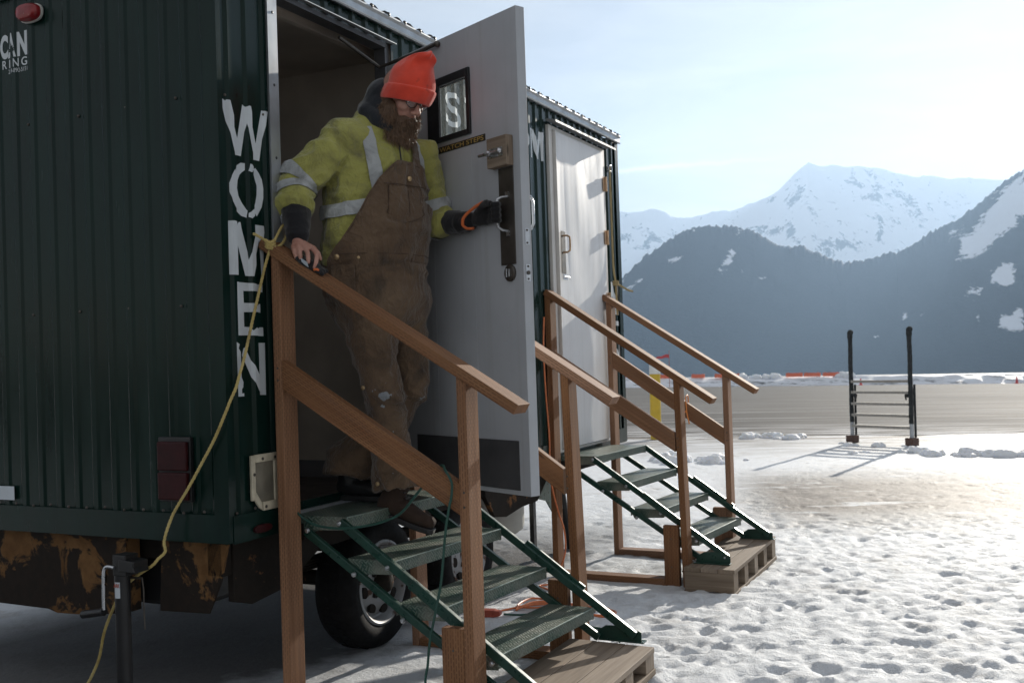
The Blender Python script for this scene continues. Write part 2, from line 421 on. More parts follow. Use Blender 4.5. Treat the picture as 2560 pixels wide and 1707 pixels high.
def mk_cloth(name, c0, c1, dirt=None, dirt_amt=.6, weave=900, sheen=.2, dscale=5, foldamt=.12):
    m = Mt(name); v = m.map(); n = m.noise(v, 7, 6, .62)
    c = m.mix(m.ramp(n, .3, .72), c0, c1)
    if dirt:
        d = m.ramp(m.noise(m.map(), dscale, 7, .62, .5), .50, .70)
        c = m.mix(m.math('MULTIPLY', d, dirt_amt), c, dirt)
    m.set(color=c, rough=.92, spec=.15, sheen=sheen)
    fa = m.noise(m.map(scale=(1, 1, .55)), 11, 3, .5, 1.1); fb = m.noise(m.map(scale=(1, 1, .8), loc=(5, 2, 1)), 21, 3, .5, 1.4)
    fold = m.math('ADD', m.math('SUBTRACT', 1., m.math('POWER', m.math('MULTIPLY', m.math('ABSOLUTE', m.math('SUBTRACT', fa, .5)), 4., True), .6)), m.math('MULTIPLY', m.math('SUBTRACT', 1., m.math('POWER', m.math('MULTIPLY', m.math('ABSOLUTE', m.math('SUBTRACT', fb, .5)), 4., True), .6)), .5))
    m.bump(m.math('ADD', m.math('MULTIPLY', fold, 1.0), m.math('MULTIPLY', m.noise(v, 320, 3), .10)), foldamt, .016)
    return m.m
M = {}
M['green'] = mk_green()
M['wood'] = mk_wood('treated_timber', (.215, .098, .046), (.335, .175, .090))
M['pallet_wood'] = mk_wood('weathered_pallet_board', (.21, .155, .11), (.36, .29, .22), .0)
M['tread'] = mk_tread()
M['green_steel'] = plain('green_steel_paint', (.010, .045, .032), .33, .1, .3, 14)
M['rust'] = mk_rust(); M['rust_dark'] = mk_rust_dark(); M['rim'] = mk_rim()
M['tyre'] = plain('tyre_rubber', (.0085, .0082, .0085), .8, 0, .4, 22, .18, .2, 120)
M['alu'] = plain('aluminium_trim', (.36, .38, .40), .42, .6, .18, 8)
M['canopy'] = plain('dull_canopy_sheet', (.20, .21, .22), .6, .2, .2, 8)
M['steel'] = plain('zinc_steel', (.55, .57, .6), .32, .95, .15, 25)
M['dark_metal'] = plain('dark_bronze_plate', (.085, .074, .064), .42, .5, .35, 12)
M['black'] = plain('black_paint', (.011, .011, .012), .4, 0, .3, 20)
M['frame_black'] = plain('black_window_frame', (.015, .017, .019), .45, 0, .25, 20)
M['door_grey'] = mk_door('grey_white_door_skin', (.38, .40, .43), (.46, .48, .51))
M['door_white'] = mk_door('white_dented_door_skin', (.66, .67, .69), (.74, .75, .77), .10)
M['frame_white'] = mk_door('chipped_white_frame', (.52, .51, .49), (.68, .67, .65))
M['letter'] = plain('white_sign_paint', (.56, .60, .63), .5, 0, .10, 9)
M['inner_wall'] = plain('interior_panel', (.55, .49, .42), .7, 0, .15, 4)
M['inner_floor'] = plain('interior_floor', (.075, .062, .055), .6, 0, .3, 6)
M['inner_trim'] = plain('interior_baseboard', (.16, .155, .16), .6, 0, .15, 6)
M['roof'] = plain('galvanised_roof_sheet', (.40, .42, .44), .36, .6, .3, 10)
M['red_lens'] = plain('red_lens', (.22, .010, .012), .18, 0, .3, 30, .6)
M['red_shaded'] = plain('shaded_red_lens', (.030, .003, .004), .45, 0, .3, 30, .2)  # darker copy of the red lens, recess shade put into the colour
M['lens_base'] = plain('pale_lens_base', (.55, .55, .52), .4, 0, .1, 20)
M['cream'] = plain('cream_plastic', (.50, .45, .34), .5, 0, .2, 18)
M['cream_dark'] = plain('dirty_cream_flap', (.16, .145, .11), .6, 0, .3, 10)
M['sticker'] = plain('white_sticker', (.5, .55, .6), .5, 0, .06, 20)
M['label_black'] = plain('black_label_film', (.02, .018, .014), .5, 0, .2, 20)
M['gold'] = plain('gold_lettering', (.42, .30, .09), .5, 0, .15, 20)
M['brass'] = plain('brass', (.45, .29, .17), .45, .6, .25, 25)
M['plastic_white'] = plain('white_tank_plastic', (.50, .50, .47), .5, 0, .12, 10)
M['kick'] = plain('dark_kick_plate', (.085, .085, .09), .5, .3, .3, 5)
M['rope'] = mk_cloth('yellow_rope_fibre', (.42, .32, .10), (.60, .49, .22), (.16, .10, .04), .5, 800, .1, 30)
M['rope_old'] = mk_cloth('faded_rope_fibre', (.30, .24, .12), (.42, .34, .18), (.14, .10, .05), .5, 800, .1, 30)
M['cord_orange'] = plain('orange_cord_jacket', (.60, .17, .06), .5, 0, .2, 30)
M['cord_green'] = plain('green_cord_jacket', (.010, .058, .043), .5, 0, .25, 30)
M['plug_red'] = plain('red_plug_plastic', (.36, .07, .04), .5, 0, .2, 40)
M['bollard_yellow'] = plain('yellow_bollard_paint', (.62, .42, .03), .5, 0, .12, 8)
M['bollard_white'] = plain('white_bollard_paint', (.72, .72, .70), .5, 0, .1, 8)
M['flag'] = plain('red_flag_cloth', (.75, .04, .03), .7, 0, .15, 4)
M['orange_barrier'] = plain('orange_barrier_plastic', (.72, .13, .035), .5, 0, .15, .7)
M['hose_black'] = plain('black_foam_wrap', (.026, .028, .028), .85, 0, .4, 20, .2, .5, 40)
M['rung'] = plain('dull_ladder_rung', (.30, .28, .25), .75, .1, .2, 20)
M['foot_wood'] = plain('brown_foot_block', (.10, .055, .04), .8, 0, .3, 20)
M['ribbon'] = plain('orange_ribbon', (.80, .28, .07), .5, 0, .15, 30)
def mk_glass():
    m = Mt('dirty_window_glass'); m.n.remove(m.b); out = m.n['Material Output']
    tr = m.n.new('ShaderNodeBsdfTransparent'); tr.inputs[0].default_value = (.93, .95, .95, 1)
    gl = m.n.new('ShaderNodeBsdfGlossy'); gl.inputs['Roughness'].default_value = .04
    di = m.n.new('ShaderNodeBsdfTranslucent'); di.inputs[0].default_value = (.75, .77, .76, 1)
    di2 = m.n.new('ShaderNodeBsdfDiffuse'); di2.inputs[0].default_value = (.6, .62, .62, 1)
    a = m.n.new('ShaderNodeMixShader'); fr = m.n.new('ShaderNodeFresnel'); fr.inputs[0].default_value = 1.45
    a.inputs[0].default_value = .07; m.l.new(tr.outputs[0], a.inputs[1]); m.l.new(gl.outputs[0], a.inputs[2])
    dd = m.n.new('ShaderNodeMixShader'); dd.inputs[0].default_value = .35; m.l.new(di.outputs[0], dd.inputs[1]); m.l.new(di2.outputs[0], dd.inputs[2])
    b = m.n.new('ShaderNodeMixShader'); d = m.math('ADD', m.ramp(m.noise(m.map(scale=(1, 1, .5)), 260, 4, .7), .50, .64, .015, .11), m.ramp(m.noise(m.map(scale=(1, 1, .3)), 40, 3), .4, .7, .0, .012))
    m.l.new(d, b.inputs[0]); m.l.new(a.outputs[0], b.inputs[1]); m.l.new(dd.outputs[0], b.inputs[2]); m.l.new(b.outputs[0], out.inputs[0]); return m.m
M['glass'] = mk_glass()
# ================================================================== SETTING
def px(x, y):                                   # viewing direction of a spot in the photograph: slope across, slope up
    d = RW @ np.array([(x-1280)/2560, (y-853.5)/2560, 1.]); return d[0]/d[1], d[2]/d[1]
# ---- snow ground: one sheet, finely divided where it lies close
ys = np.concatenate([np.linspace(-9, 2.0, 16)[:-1], 2.0*np.exp(np.arange(0, 2.15, .0048)), 2.0*math.exp(2.15)*np.exp(np.arange(.02, 5.1, .045))])
xf = np.arange(-3.6, 9.2, .025)
xo = np.cumsum(.05*1.12**np.arange(0, 84)); xo = xo[xo < 3500]
xs = np.concatenate([-3.6-xo[::-1], xf, xf[-1]+xo])
GX, GY = np.meshgrid(xs, ys)
near = np.clip((GY-2.0)/.6, 0, 1)*np.clip((19-GY)/3, 0, 1)
P2 = np.stack([GX, GY, 0*GX], -1)
GZ = near*(.010*fbm(P2*1.1, 3, 3)+.0045*fbm(P2*4, 3, 5)+.0032*fbm(P2*11, 3, 9, .6))
# trodden path zone: many boot prints, fewer by the steps and on the ice
def print_at(x, y, a, L, W, dep):
    j0, j1 = np.searchsorted(ys, [y-.4, y+.4]); i0, i1 = np.searchsorted(xs, [x-.4, x+.4])
    X = GX[j0:j1, i0:i1]-x; Y = GY[j0:j1, i0:i1]-y
    u = (X*math.cos(a)+Y*math.sin(a))/L; w = (-X*math.sin(a)+Y*math.cos(a))/W
    r = np.sqrt(u*u+w*w)
    GZ[j0:j1, i0:i1] += -dep*np.clip(1.25-r, 0, .42)/.42*(r < 1.25)+dep*.12*np.exp(-((r-1.5)/.25)**2)
for k in range(8500):
    y = 2.3+rng.random()**1.25*12; x = -.3+rng.random()*y*.62
    if x < .35*y-1.2 and y > 3.2 and rng.random() < .75: continue
    ice = (y > 8.6) and (x > 2.2+.1*(y-8))
    if ice and rng.random() < .72: continue
    print_at(x, y, rng.normal(.2, .8), .034+.038*rng.random()**3, .022+.018*rng.random(), (.003 if ice else .0045)+.0065*rng.random()**2)
for k in range(200):
    y = 3+rng.random()*6; x = -.4+rng.random()*3.2
    print_at(x, y, rng.random()*6, .05+.1*rng.random(), .04+.05*rng.random(), .004+.007*rng.random())
far = np.clip((GY+.33*GX-138)/12, 0, 1)
GZ = GZ*(1-far)+1.12*far*far*(3-2*far) + np.where(GY > 19, .0, 0)
ny, nx = GX.shape
V3 = np.stack([GX, GY, GZ], -1).reshape(-1, 3)
idx = np.arange(ny*nx).reshape(ny, nx)
quads = np.stack([idx[:-1, :-1], idx[:-1, 1:], idx[1:, 1:], idx[1:, :-1]], -1).reshape(-1, 4)
def grid_mesh(name, V, Q):
    me = bpy.data.meshes.new(name); me.vertices.add(len(V)); set_co(me, V)
    me.loops.add(Q.size); me.polygons.add(len(Q))
    me.loops.foreach_set('vertex_index', Q.ravel().astype(np.int32))
    me.polygons.foreach_set('loop_start', np.arange(0, Q.size, 4, dtype=np.int32)); me.polygons.foreach_set('loop_total', np.full(len(Q), 4, dtype=np.int32))
    me.update(calc_edges=True); me.validate(); me.polygons.foreach_set('use_smooth', [True]*len(me.polygons)); return me
def mk_snow():
    m = Mt('trodden_snow'); w = m.map('World'); x, y, z = m.sep('World')
    big = m.noise(w, .55, 6, .6); mid = m.noise(w, 3.2, 6, .62); fine = m.noise(w, 38, 5, .65)
    snow = m.mix(m.ramp(fine, .3, .7), (.60, .63, .665), (.73, .75, .775))
    dirt = m.math('MULTIPLY', m.ramp(mid, .50, .70), m.ramp(big, .42, .58))
    c = m.mix(m.math('MULTIPLY', dirt, .6), snow, (.33, .30, .265))
    # bare wet ice on the apron's edge
    ra = m.math('MULTIPLY', m.ramp(y, 7.6, 9.2), m.ramp(y, 13.5, 11.2))
    rb = m.math('MULTIPLY', ra, m.ramp(m.math('SUBTRACT', x, m.math('MULTIPLY', y, .16)), .35, 1.0))
    ice = m.math('MULTIPLY', rb, m.ramp(m.noise(m.map('World', scale=(.55, 1.5, 1)), 1.5, 6, .6), .33, .43))
    ed = m.math('MULTIPLY', m.ramp(y, 14.6, 19.5), m.ramp(m.noise(m.map('World', scale=(.5, 1.6, 1)), 1.3, 7, .62), .62, .44))
    # wheel track leading out to the apron
    tr = m.math('SUBTRACT', x, m.math('MULTIPLY_ADD', y, .53)); tr.node.inputs[2].default_value = -3.95
    band = m.math('MULTIPLY', m.math('MULTIPLY', m.ramp(m.math('ABSOLUTE', tr), .42, .22), m.ramp(y, 8.6, 10.0)), m.ramp(m.noise(m.map('World', scale=(3, .6, 1)), 2.2, 5), .30, .45))
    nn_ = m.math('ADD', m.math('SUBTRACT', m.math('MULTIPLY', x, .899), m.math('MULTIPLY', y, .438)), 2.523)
    sh = m.math('MULTIPLY', m.math('MULTIPLY', m.ramp(m.math('ADD', nn_, m.math('MULTIPLY', m.math('SUBTRACT', mid, .5), .9)), .10, -.30), m.ramp(nn_, -2.3, -1.7)), m.ramp(y, 9, 7))  # bare asphalt under the trailer, with the trailer's shade darkened into its colour
    sh = m.math('MAXIMUM', sh, m.ramp(m.math('ADD', y, mid), 2.75, 2.1))  # unseen dark ground behind the camera, added to cut bounced light
    bare = m.math('MAXIMUM', m.math('MAXIMUM', ice, ed), m.math('MULTIPLY', band, .85))
    wet = m.mix(m.ramp(mid, .35, .7), (.105, .090, .078), (.235, .208, .185))
    c = m.mix(bare, c, wet)
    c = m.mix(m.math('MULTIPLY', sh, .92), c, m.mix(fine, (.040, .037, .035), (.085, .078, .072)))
    m.set(color=c, rough=m.ramp(bare, 0, 1, .65, .6), spec=m.ramp(bare, 0, 1, .12, .08))
    m.b.inputs['Subsurface Weight'].default_value = .0
    grain = m.math('ADD', m.math('MULTIPLY', m.noise(w, 26, 6, .7), .8), m.math('MULTIPLY', m.noise(w, 130, 3, .7), .25))
    m.bump(grain, .85, .016); return m.m
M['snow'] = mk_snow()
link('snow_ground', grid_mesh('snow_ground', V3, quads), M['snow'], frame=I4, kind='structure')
# ---- asphalt apron, a thin sheet with a ragged near edge
def edge_y(x): return 131.5-.33*x
cx_ = np.concatenate([np.linspace(-120, -10, 24), np.linspace(-9.9, 30, 330), np.linspace(31, 130, 40)])
rows = np.concatenate([[0], np.geomspace(.002, 1, 46)])
AV = []
for s_ in rows:
    y0 = 20.3+1.1*fbm(np.stack([cx_*.5, 0*cx_+3, 0*cx_], -1), 5, 21)+np.clip(cx_-8, 0, 99)*.02
    yy = y0+(edge_y(cx_)-y0)*s_; AV.append(np.stack([cx_, yy, 0*cx_+.006+.006*min(1, s_*300)], -1))
AV = np.array(AV); ai = np.arange(AV.shape[0]*AV.shape[1]).reshape(AV.shape[:2])
AQ = np.stack([ai[:-1, :-1], ai[:-1, 1:], ai[1:, 1:], ai[1:, :-1]], -1).reshape(-1, 4)
def mk_asphalt():
    m = Mt('winter_asphalt'); w = m.map('World')
    n = m.noise(m.map('World', scale=(.05, .9, 1)), 1.4, 6, .6); fine = m.noise(w, 9, 5)
    c = m.mix(m.ramp(n, .35, .7), (.052, .051, .050), (.096, .094, .091))
    c = m.mix(m.ramp(fine, .35, .7, 0, .35), c, (.07, .066, .062))
    streak = m.ramp(m.noise(m.map('World', scale=(.035, 1.1, 1)), 2.6, 5, .55), .55, .62)
    y = m.sep('World')[1]
    frost = m.math('MULTIPLY', streak, m.ramp(y, 70, 22, .10, .5))
    near_ = m.math('MULTIPLY', m.ramp(y, 26, 20.5), m.ramp(m.noise(m.map('World', scale=(.25, 1.3, 1)), 2, 6), .45, .6))
    c = m.mix(m.math('MAXIMUM', frost, near_), c, (.55, .55, .56))
    m.set(color=c, rough=m.ramp(n, .3, .7, .75, .88), spec=.05)
    m.bump(m.noise(w, 14, 6, .7), .35, .02); return m.m
link('asphalt_apron', grid_mesh('asphalt_apron', AV.reshape(-1, 3), AQ), mk_asphalt(), frame=I4, kind='structure')
# ---- ploughed snow bank along the far edge of the apron
bx = np.linspace(-60, 125, 620); bs = np.linspace(0, 1, 13); BV = []
for s_ in bs:
    p = np.stack([bx*.25, 0*bx+s_*4, 0*bx], -1)
    y = edge_y(bx)-.8+s_*7+1.0*fbm(p*2, 3, 31); z = 1.02*np.minimum(1, s_*2.2)**.8+.22*fbm(p*2.3, 4, 33)*math.sin(math.pi*min(1, s_*1.3+.05))
    BV.append(np.stack([bx, y, np.maximum(z, .0)+(.02 if s_ > 0 else -.05)], -1))
BV = np.array(BV); bi = np.arange(BV.shape[0]*BV.shape[1]).reshape(BV.shape[:2])
BQ = np.stack([bi[:-1, :-1], bi[:-1, 1:], bi[1:, 1:], bi[1:, :-1]], -1).reshape(-1, 4)
def mk_bank():
    m = Mt('ploughed_snow'); w = m.map('World'); n = m.noise(m.map('World', scale=(.35, .35, 2.2)), 1.6, 6, .65)
    c = m.mix(m.ramp(n, .52, .66), (.76, .78, .82), (.10, .10, .10)); z = m.sep('World')[2]
    c = m.mix(m.ramp(z, .55, .85), c, (.78, .79, .82))
    m.set(color=c, rough=.6, spec=.3); m.bump(m.noise(w, 3, 6), .5, .1); return m.m
link('snow_bank', grid_mesh('snow_bank', BV.reshape(-1, 3), BQ), mk_bank(), frame=I4, kind='structure')

# ---- mountains: height fields with their own distance and relief
def d2f(pts): return [(x*1.08844, y*1.08844) for x, y in pts]
def ridge(name, outline, y0, y1, power, relief, jag, jagf, mat, snow_fn=None, cols=900, rows=46, seed=1):
    az, el = np.array([px(*p) for p in outline]).T
    a = np.linspace(az[0], az[-1], cols); e = np.interp(a, az, el)
    k = np.exp(-np.linspace(-2, 2, 5)**2); k /= k.sum(); e = np.convolve(np.pad(e, 2, 'edge'), k, 'valid')
    e = e + .0028*fbm(np.stack([a*55, 0*a, 0*a+seed*2], -1), 3, seed+9)
    jg = jag*fbm(np.stack([a*jagf, 0*a, 0*a+seed], -1), 4, seed, .65)
    Vv = []; S = []
    for r in np.linspace(0, 1.3, rows):
        if r <= 1:
            y = y0+(y1-y0)*r; z = 1.1+(e+jg*max(0, (r-.9)/.1))*y1*r**power
        else:
            y = y1+(y1-y0)*(r-1); z = 1.1+(e+jg)*y1*(1-(r-1)*1.6)
        n = fbm(np.stack([a*9, 0*a+r*4.5, 0*a+seed], -1), 3, seed+5, .45)
        z = z+relief*e*y1*n*2.2*r*max(0., 1-r) if r <= 1 else z+relief*e*y1*n*(r-1)
        Vv.append(np.stack([a*y, 0*a+y, np.maximum(z, -1)], -1))
        S.append(snow_fn(a, z/y) if snow_fn else 0*a)
    Vv = np.array(Vv); i = np.arange(Vv.shape[0]*cols).reshape(-1, cols)
    Q = np.stack([i[:-1, :-1], i[:-1, 1:], i[1:, 1:], i[1:, :-1]], -1).reshape(-1, 4)
    me = grid_mesh(name, Vv.reshape(-1, 3), Q)
    at = me.attributes.new('snow_cover', 'FLOAT', 'POINT'); at.data.foreach_set('value', np.array(S).ravel().astype(np.float32))
    return link(name, me, mat, frame=I4, kind='structure')
def mk_mountain(name, snow, rock, thr, sc_, WT):
    m = Mt(name); w = m.map('World'); at = m.n.new('ShaderNodeAttribute'); at.attribute_name = 'snow_cover'
    n = m.noise(m.map('World', scale=(1, 1, .45)), sc_, 8, .70, .6)
    k = m.ramp(m.math('ADD', at.outputs['Fac'], m.math('ADD', m.math('MULTIPLY', m.math('SUBTRACT', n, .5), WT), m.math('MULTIPLY', m.math('SUBTRACT', m.noise(m.map('World', scale=(1, 1, .6)), sc_*5, 5, .7), .5), 1.1))), thr-.10, thr+.12)
    rk = m.mix(m.noise(w, sc_*9, 4), tuple(c*.6 for c in rock), tuple(c*1.4 for c in rock))
    m.set(color=m.mix(k, rk, snow), rough=.9, spec=.1)
    m.bump(m.noise(w, sc_*6, 6, .7), .35, 6); return m.m
M['mountain_far'] = mk_mountain('snowy_mountain', (.90, .91, .93), (.09, .095, .10), .52, .040, 3.4)
M['mountain_near'] = mk_mountain('forested_slope', (.80, .82, .86), (.012, .019, .024), .5, .045, 3.4)
far_line = d2f([(300,560),(700,470),(1100,440),(1300,455),(1380,470),(1420,480),(1445,483),(1470,480),(1498,472),(1520,480),(1550,492),(1590,495),(1640,482),(1680,478),(1740,455),(1790,428),(1812,402),(1838,380),(1856,366),(1875,375),(1900,376),(1915,373),(1985,377),(2040,385),(2100,393),(2180,404),(2250,403),(2352,412),(2500,425),(2800,470),(3300,560)])
tree_line = d2f([(300,820),(900,760),(1250,720),(1425,640),(1450,618),(1480,590),(1520,560),(1550,541),(1600,520),(1640,517),(1690,522),(1730,531),(1770,548),(1800,560),(1840,562),(1880,580),(1905,592),(1940,600),(1970,598),(2010,588),(2060,578),(2100,556),(2150,526),(2200,497),(2245,463),(2290,424),(2315,405),(2352,384),(2420,330),(2500,290),(2640,190),(2800,150),(3200,170),(3800,420)])
def cover_far(a, e):
    s = np.full_like(a, 1.0)
    for (x, y, rx, ry, amt) in ((1040,1110,90,25,.5),(1100,1060,60,30,.35),(1480,1030,120,70,.45),(1620,1090,120,60,.40),(1550,1260,40,50,.75),(1060,1270,25,60,.8),(1330,1340,120,40,.6),(1260,1400,120,40,.55),(900,1280,120,30,.6),(300,1340,160,60,.5),(1750,1180,100,60,.35)):
        aa, ee = px(1500+x/2.219, y/2.219); s -= amt*np.exp(-((a-aa)/(rx/2.219/2560))**2-((e-ee)/(ry/2.219/2560))**2)
    return s
def cover_near(a, e):
    s = np.full_like(a, -.52)
    for (x, y, rx, ry, rot, amt) in ((715,1425,34,80,35,1.6),(400,1435,95,22,-14,1.25),(790,1500,22,20,0,1.2),(880,1535,46,12,0,1.2),(250,1560,60,30,0,.9),
        (2080,1330,150,70,-35,1.7),(2250,1180,150,80,-38,1.7),(1950,1300,90,30,-35,1.1),(2350,1060,120,70,-35,1.6),(2250,1500,110,60,-10,1.2),(2240,1540,70,60,-60,1.2),
        (2040,1600,40,70,15,1.15),(1690,1735,25,50,20,1.1),(1790,1722,25,35,20,1.0),(2110,1600,25,40,0,.9),(2095,1740,20,70,0,.95),(2260,1770,80,60,-30,1.15),(565,1790,25,20,0,1.0),(430,1790,30,20,0,.85),(1530,1855,25,25,0,.8),(150,1595,60,22,-10,1.0),(2330,1760,60,80,0,1.2)):
        aa, ee = px(1500+x/2.219, y/2.219); q = R_(rot); A = (a-aa)*2560*2.219; Ey = -(e-ee)*2560*2.219
        u = (A*math.cos(q)+Ey*math.sin(q))/rx; v = (-A*math.sin(q)+Ey*math.cos(q))/ry
        s += amt*.92*np.exp(-(u*u+v*v)*.8)
    edge = e - np.interp(a, *np.array([px(*p) for p in tree_line]).T)
    return s+.62*np.exp(-(edge/.007)**2)
ridge('snowy_mountain', far_line, 1700, 2200, 1.15, .06, .0022, 120, M['mountain_far'], cover_far, seed=3)
ridge('forested_mountain', tree_line, 770, 1000, 1.15, .05, .0042, 420, M['mountain_near'], cover_near, cols=1500, rows=60, seed=9)

# ---- the hazy valley air
hz = MB().box((-2600, -60, -2.2), (2600, 2550, 560))
def mk_haze():
    m = bpy.data.materials.new('valley_haze'); m.use_nodes = True; n = m.node_tree.nodes; n.clear()
    o = n.new('ShaderNodeOutputMaterial'); v = n.new('ShaderNodeVolumePrincipled')
    v.inputs['Color'].default_value = (.47, .68, .98, 1); v.inputs['Density'].default_value = HAZE; v.inputs['Anisotropy'].default_value = .45
    m.node_tree.links.new(v.outputs[0], o.inputs['Volume']); return m
HAZE = 2.6e-4
hz.build('haze', mk_haze(), frame=I4, kind='stuff')
# ================================================================== THE TRAILER  (axes: n outward from the long side, t along it, v up)
TL, TH, TD = 4.16, 2.15, 2.42
def prof(t):                                    # corrugation depth at position t
    q = (t-.045) % .1
    if q < .022: return .011
    if q < .034: return .011*(1-(q-.022)/.012)
    if q > .088: return .011*(q-.088)/.012
    return 0.
def breaks(a, b):
    ks = {a, b}
    k = math.floor(a/.1)-1
    while k*.1 < b+.1:
        for q in (0, .022, .034, .088):
            x = k*.1+.045+q
            if a < x < b: ks.add(round(x, 5))
        k += 1
    return sorted(ks)
def corr(mb, a, b, v0, v1, end=False):
    ts = breaks(a, b); vs = []; fs = []
    for t in ts:
        d = prof(t)
        for v in (v0, v1): vs.append((-t, -d*.6, v) if end else (d, t, v))
    for i in range(len(ts)-1): fs.append((2*i, 2*i+2, 2*i+3, 2*i+1))
    mb.add(vs, fs)
tr = thing('trailer', 'green corrugated restroom trailer with white WOMEN lettering and its near door standing open', 'trailer', (-1.2, 2.0, gv(-1.2, 2.0)))
D1a, D1b, D2a, D2b = .262, 1.15, 2.935, 3.86
w = MB()
corr(w, 0, D1a, 0.0, TH); corr(w, D1a, D1b, 2.085, TH); corr(w, D1a, D1b, 0.0, .05)
corr(w, D1b, D2a, 0.0, TH); corr(w, D2a, D2b, 2.05, TH); corr(w, D2a, D2b, 0, .045); corr(w, D2b, TL, 0, TH)
w.build('side_wall', M['green'], tr, fix=False)
w = MB(); corr(w, 0, TD, 0, TH, True); w.build('end_wall', M['green'], tr, fix=False)
w = MB(); w.box((-TD, TL-.004, 0), (0, TL, TH)); w.box((-TD, 0, 0), (-TD+.004, TL, TH)); w.build('rear_wall', M['green'], tr)
# flashings
w = MB()
w.box((-TD, -.0155, -.004), (.0, -.012, .098)); w.box((.0123, .0, -.006), (.0153, TL, .094))
w.box((-.052, -.0185, -.002), (.0125, -.0158, TH)); w.box((.0116, -.0156, -.001), (.0122, .007, TH))
w.box((.012, TL-.05, -.001), (.015, TL+.012, TH)); w.box((-.03, TL+.001, 0), (.012, TL+.012, TH))
w.build('corner_trim', M['green'], tr)
w = MB()
for n_ in np.arange(-TD+.05, -.06, .0985): w.ball((n_, -.0175, .105+.004*math.sin(n_*40)), (.006, .004, .006), seg=8, ring=5)
for a_, b_ in ((-.981, 1.623), (-.7, 1.62), (-.45, 1.62), (-.2, 1.62), (-.98, .86), (-.72, .86), (-.46, .86), (-.2, .855), (-.62, .075), (-.2, .062)):
    w.ball((a_, -.003, b_), (.006, .005, .006), seg=8, ring=5)
for a_, b_ in ((.03, 1.61), (.24, 1.58), (.06, 1.02), (.058, .60), (.03, .10), (.13, .105), (.02, .07)): w.ball((.004, a_, b_), (.005, .006, .006), seg=8, ring=5)
for t_ in np.arange(1.3, 2.9, .2): w.ball((.003, t_, 1.40), (.004, .006, .006), seg=8, ring=5); w.ball((.003, t_, .62), (.004, .006, .006), seg=8, ring=5)
w.build('screw', M['dark_metal'], tr, smooth=True, split=True)
# roof: pressed sheet with ribs, and the edge moulding
w = MB()
for (a, b) in (((-TD, 0), (0, TL)),):
    ts = np.arange(-.03, TL+.04, .025); vs = []; fs = []
    for k, t in enumerate(ts):
        h = 2.203+(.011 if k % 4 in (0, 1) else 0)
        for n_ in (.035, -TD/2, -TD-.03): vs.append((n_, t, h+(.03 if n_ == -TD/2 else 0)))
    for i in range(len(ts)-1):
        for j in (0, 1): fs.append((3*i+j, 3*i+3+j, 3*i+4+j, 3*i+1+j))
    w.add(vs, fs)
rf = w.build('roof', M['roof'], tr, fix=False)
w = MB()
sec = [(.0125, 2.15), (.030, 2.146), (.034, 2.152), (.026, 2.160), (.026, 2.186), (.036, 2.196), (.036, 2.2025), (.0125, 2.2025)]
w.prism([(a, b) for a, b in sec], (0, -.03, 0), (1, 0, 0), (0, 0, 1), (0, TL+.06, 0))
w.box((-TD-.02, -.035, 2.15), (.0, -.014, 2.20)); w.box((-TD-.02, TL+.012, 2.15), (.0, TL+.03, 2.20))
w.build('edge_moulding', M['alu'], rf)
w = MB()
for t_ in np.arange(0, TL, .138): w.ball((.033, t_, 2.206), (.008, .011, .011), seg=8, ring=5)
w.build('roof_screw', M['black'], rf, smooth=True, split=True)
# room behind the open door
w = MB(); w.box((-2.35, .03, .0), (-.005, 2.85, .055)); w.build('floor', M['inner_floor'], tr)
w = MB()
w.box((-2.36, .03, .055), (-2.35, 1.40, 2.1)); w.box((-2.35, .02, .055), (-.03, .03, 2.10)); w.box((-2.35, 1.385, .055), (-.03, 1.40, 2.10))
w.box((-.03, .03, .056), (-.012, .255, 2.1)); w.box((-.03, 1.155, .056), (-.012, 1.385, 2.1))
w.build('inner_wall', M['inner_wall'], tr)
w = MB(); w.box((-2.35, .03, 2.10), (-.012, 1.385, 2.112))
w.box((-2.3, .03, 2.055), (-.14, .06, 2.0995)); w.box((-.17, .06, 2.07), (-.14, 1.385, 2.0995)); w.box((-1.2, .06, 2.08), (-1.16, 1.38, 2.0995)); w.build('ceiling', M['inner_wall'], tr)
w = MB(); w.box((-2.35, 1.373, .0555), (-.03, 1.3845, .14)); w.box((-2.349, .0305, .0555), (-2.338, 1.373, .14)); w.build('baseboard', M['inner_trim'], tr)
# door surround
w = MB()
w.box((-.06, .262, .05), (.022, .302, 2.084)); w.box((.0225, .255, .05), (.0255, .311, 2.084))
w.box((.0126, .25, 2.0845), (.035, 1.165, 2.0875))
w.box((-.09, .262, .048), (.028, 1.15, .0615))
hd_ = MB(); hd_.box((-.06, 1.118, .0625), (-.002, 1.15, 2.084)); hd_.box((-.06, .303, 2.062), (.004, 1.1175, 2.084)); hd_.build('door_jamb', M['kick'], tr, split=True)
dfr = w.build('door_frame', M['alu'], tr)
w = MB()
for v_ in np.arange(.3, 2.1, .28): w.ball((.0255, .285, v_), (.003, .006, .006), seg=8, ring=5)
w.build('frame_screw', M['black'], dfr, smooth=True, split=True)
w = MB(); w.lathe((.026, .30, 1.225), (1, 0, 0), [(.0, .012), (.012, .012), (.014, 0)], 12)
w.tube([(.033, .30, 1.222), (.040, .30, 1.21), (.040, .30, 1.195)], .006, 8); w.build('rope_hook', M['steel'], dfr, smooth=True)
w = MB(); pts = [(.045+.004*math.sin(a), .30+.016*math.sin(a), 1.186+.024*math.cos(a)) for a in np.linspace(0, 2*math.pi, 20)[:-1]]
w.tube(pts, .0035, 8, closed=True); w.build('snap_ring', M['steel'], dfr, smooth=True)

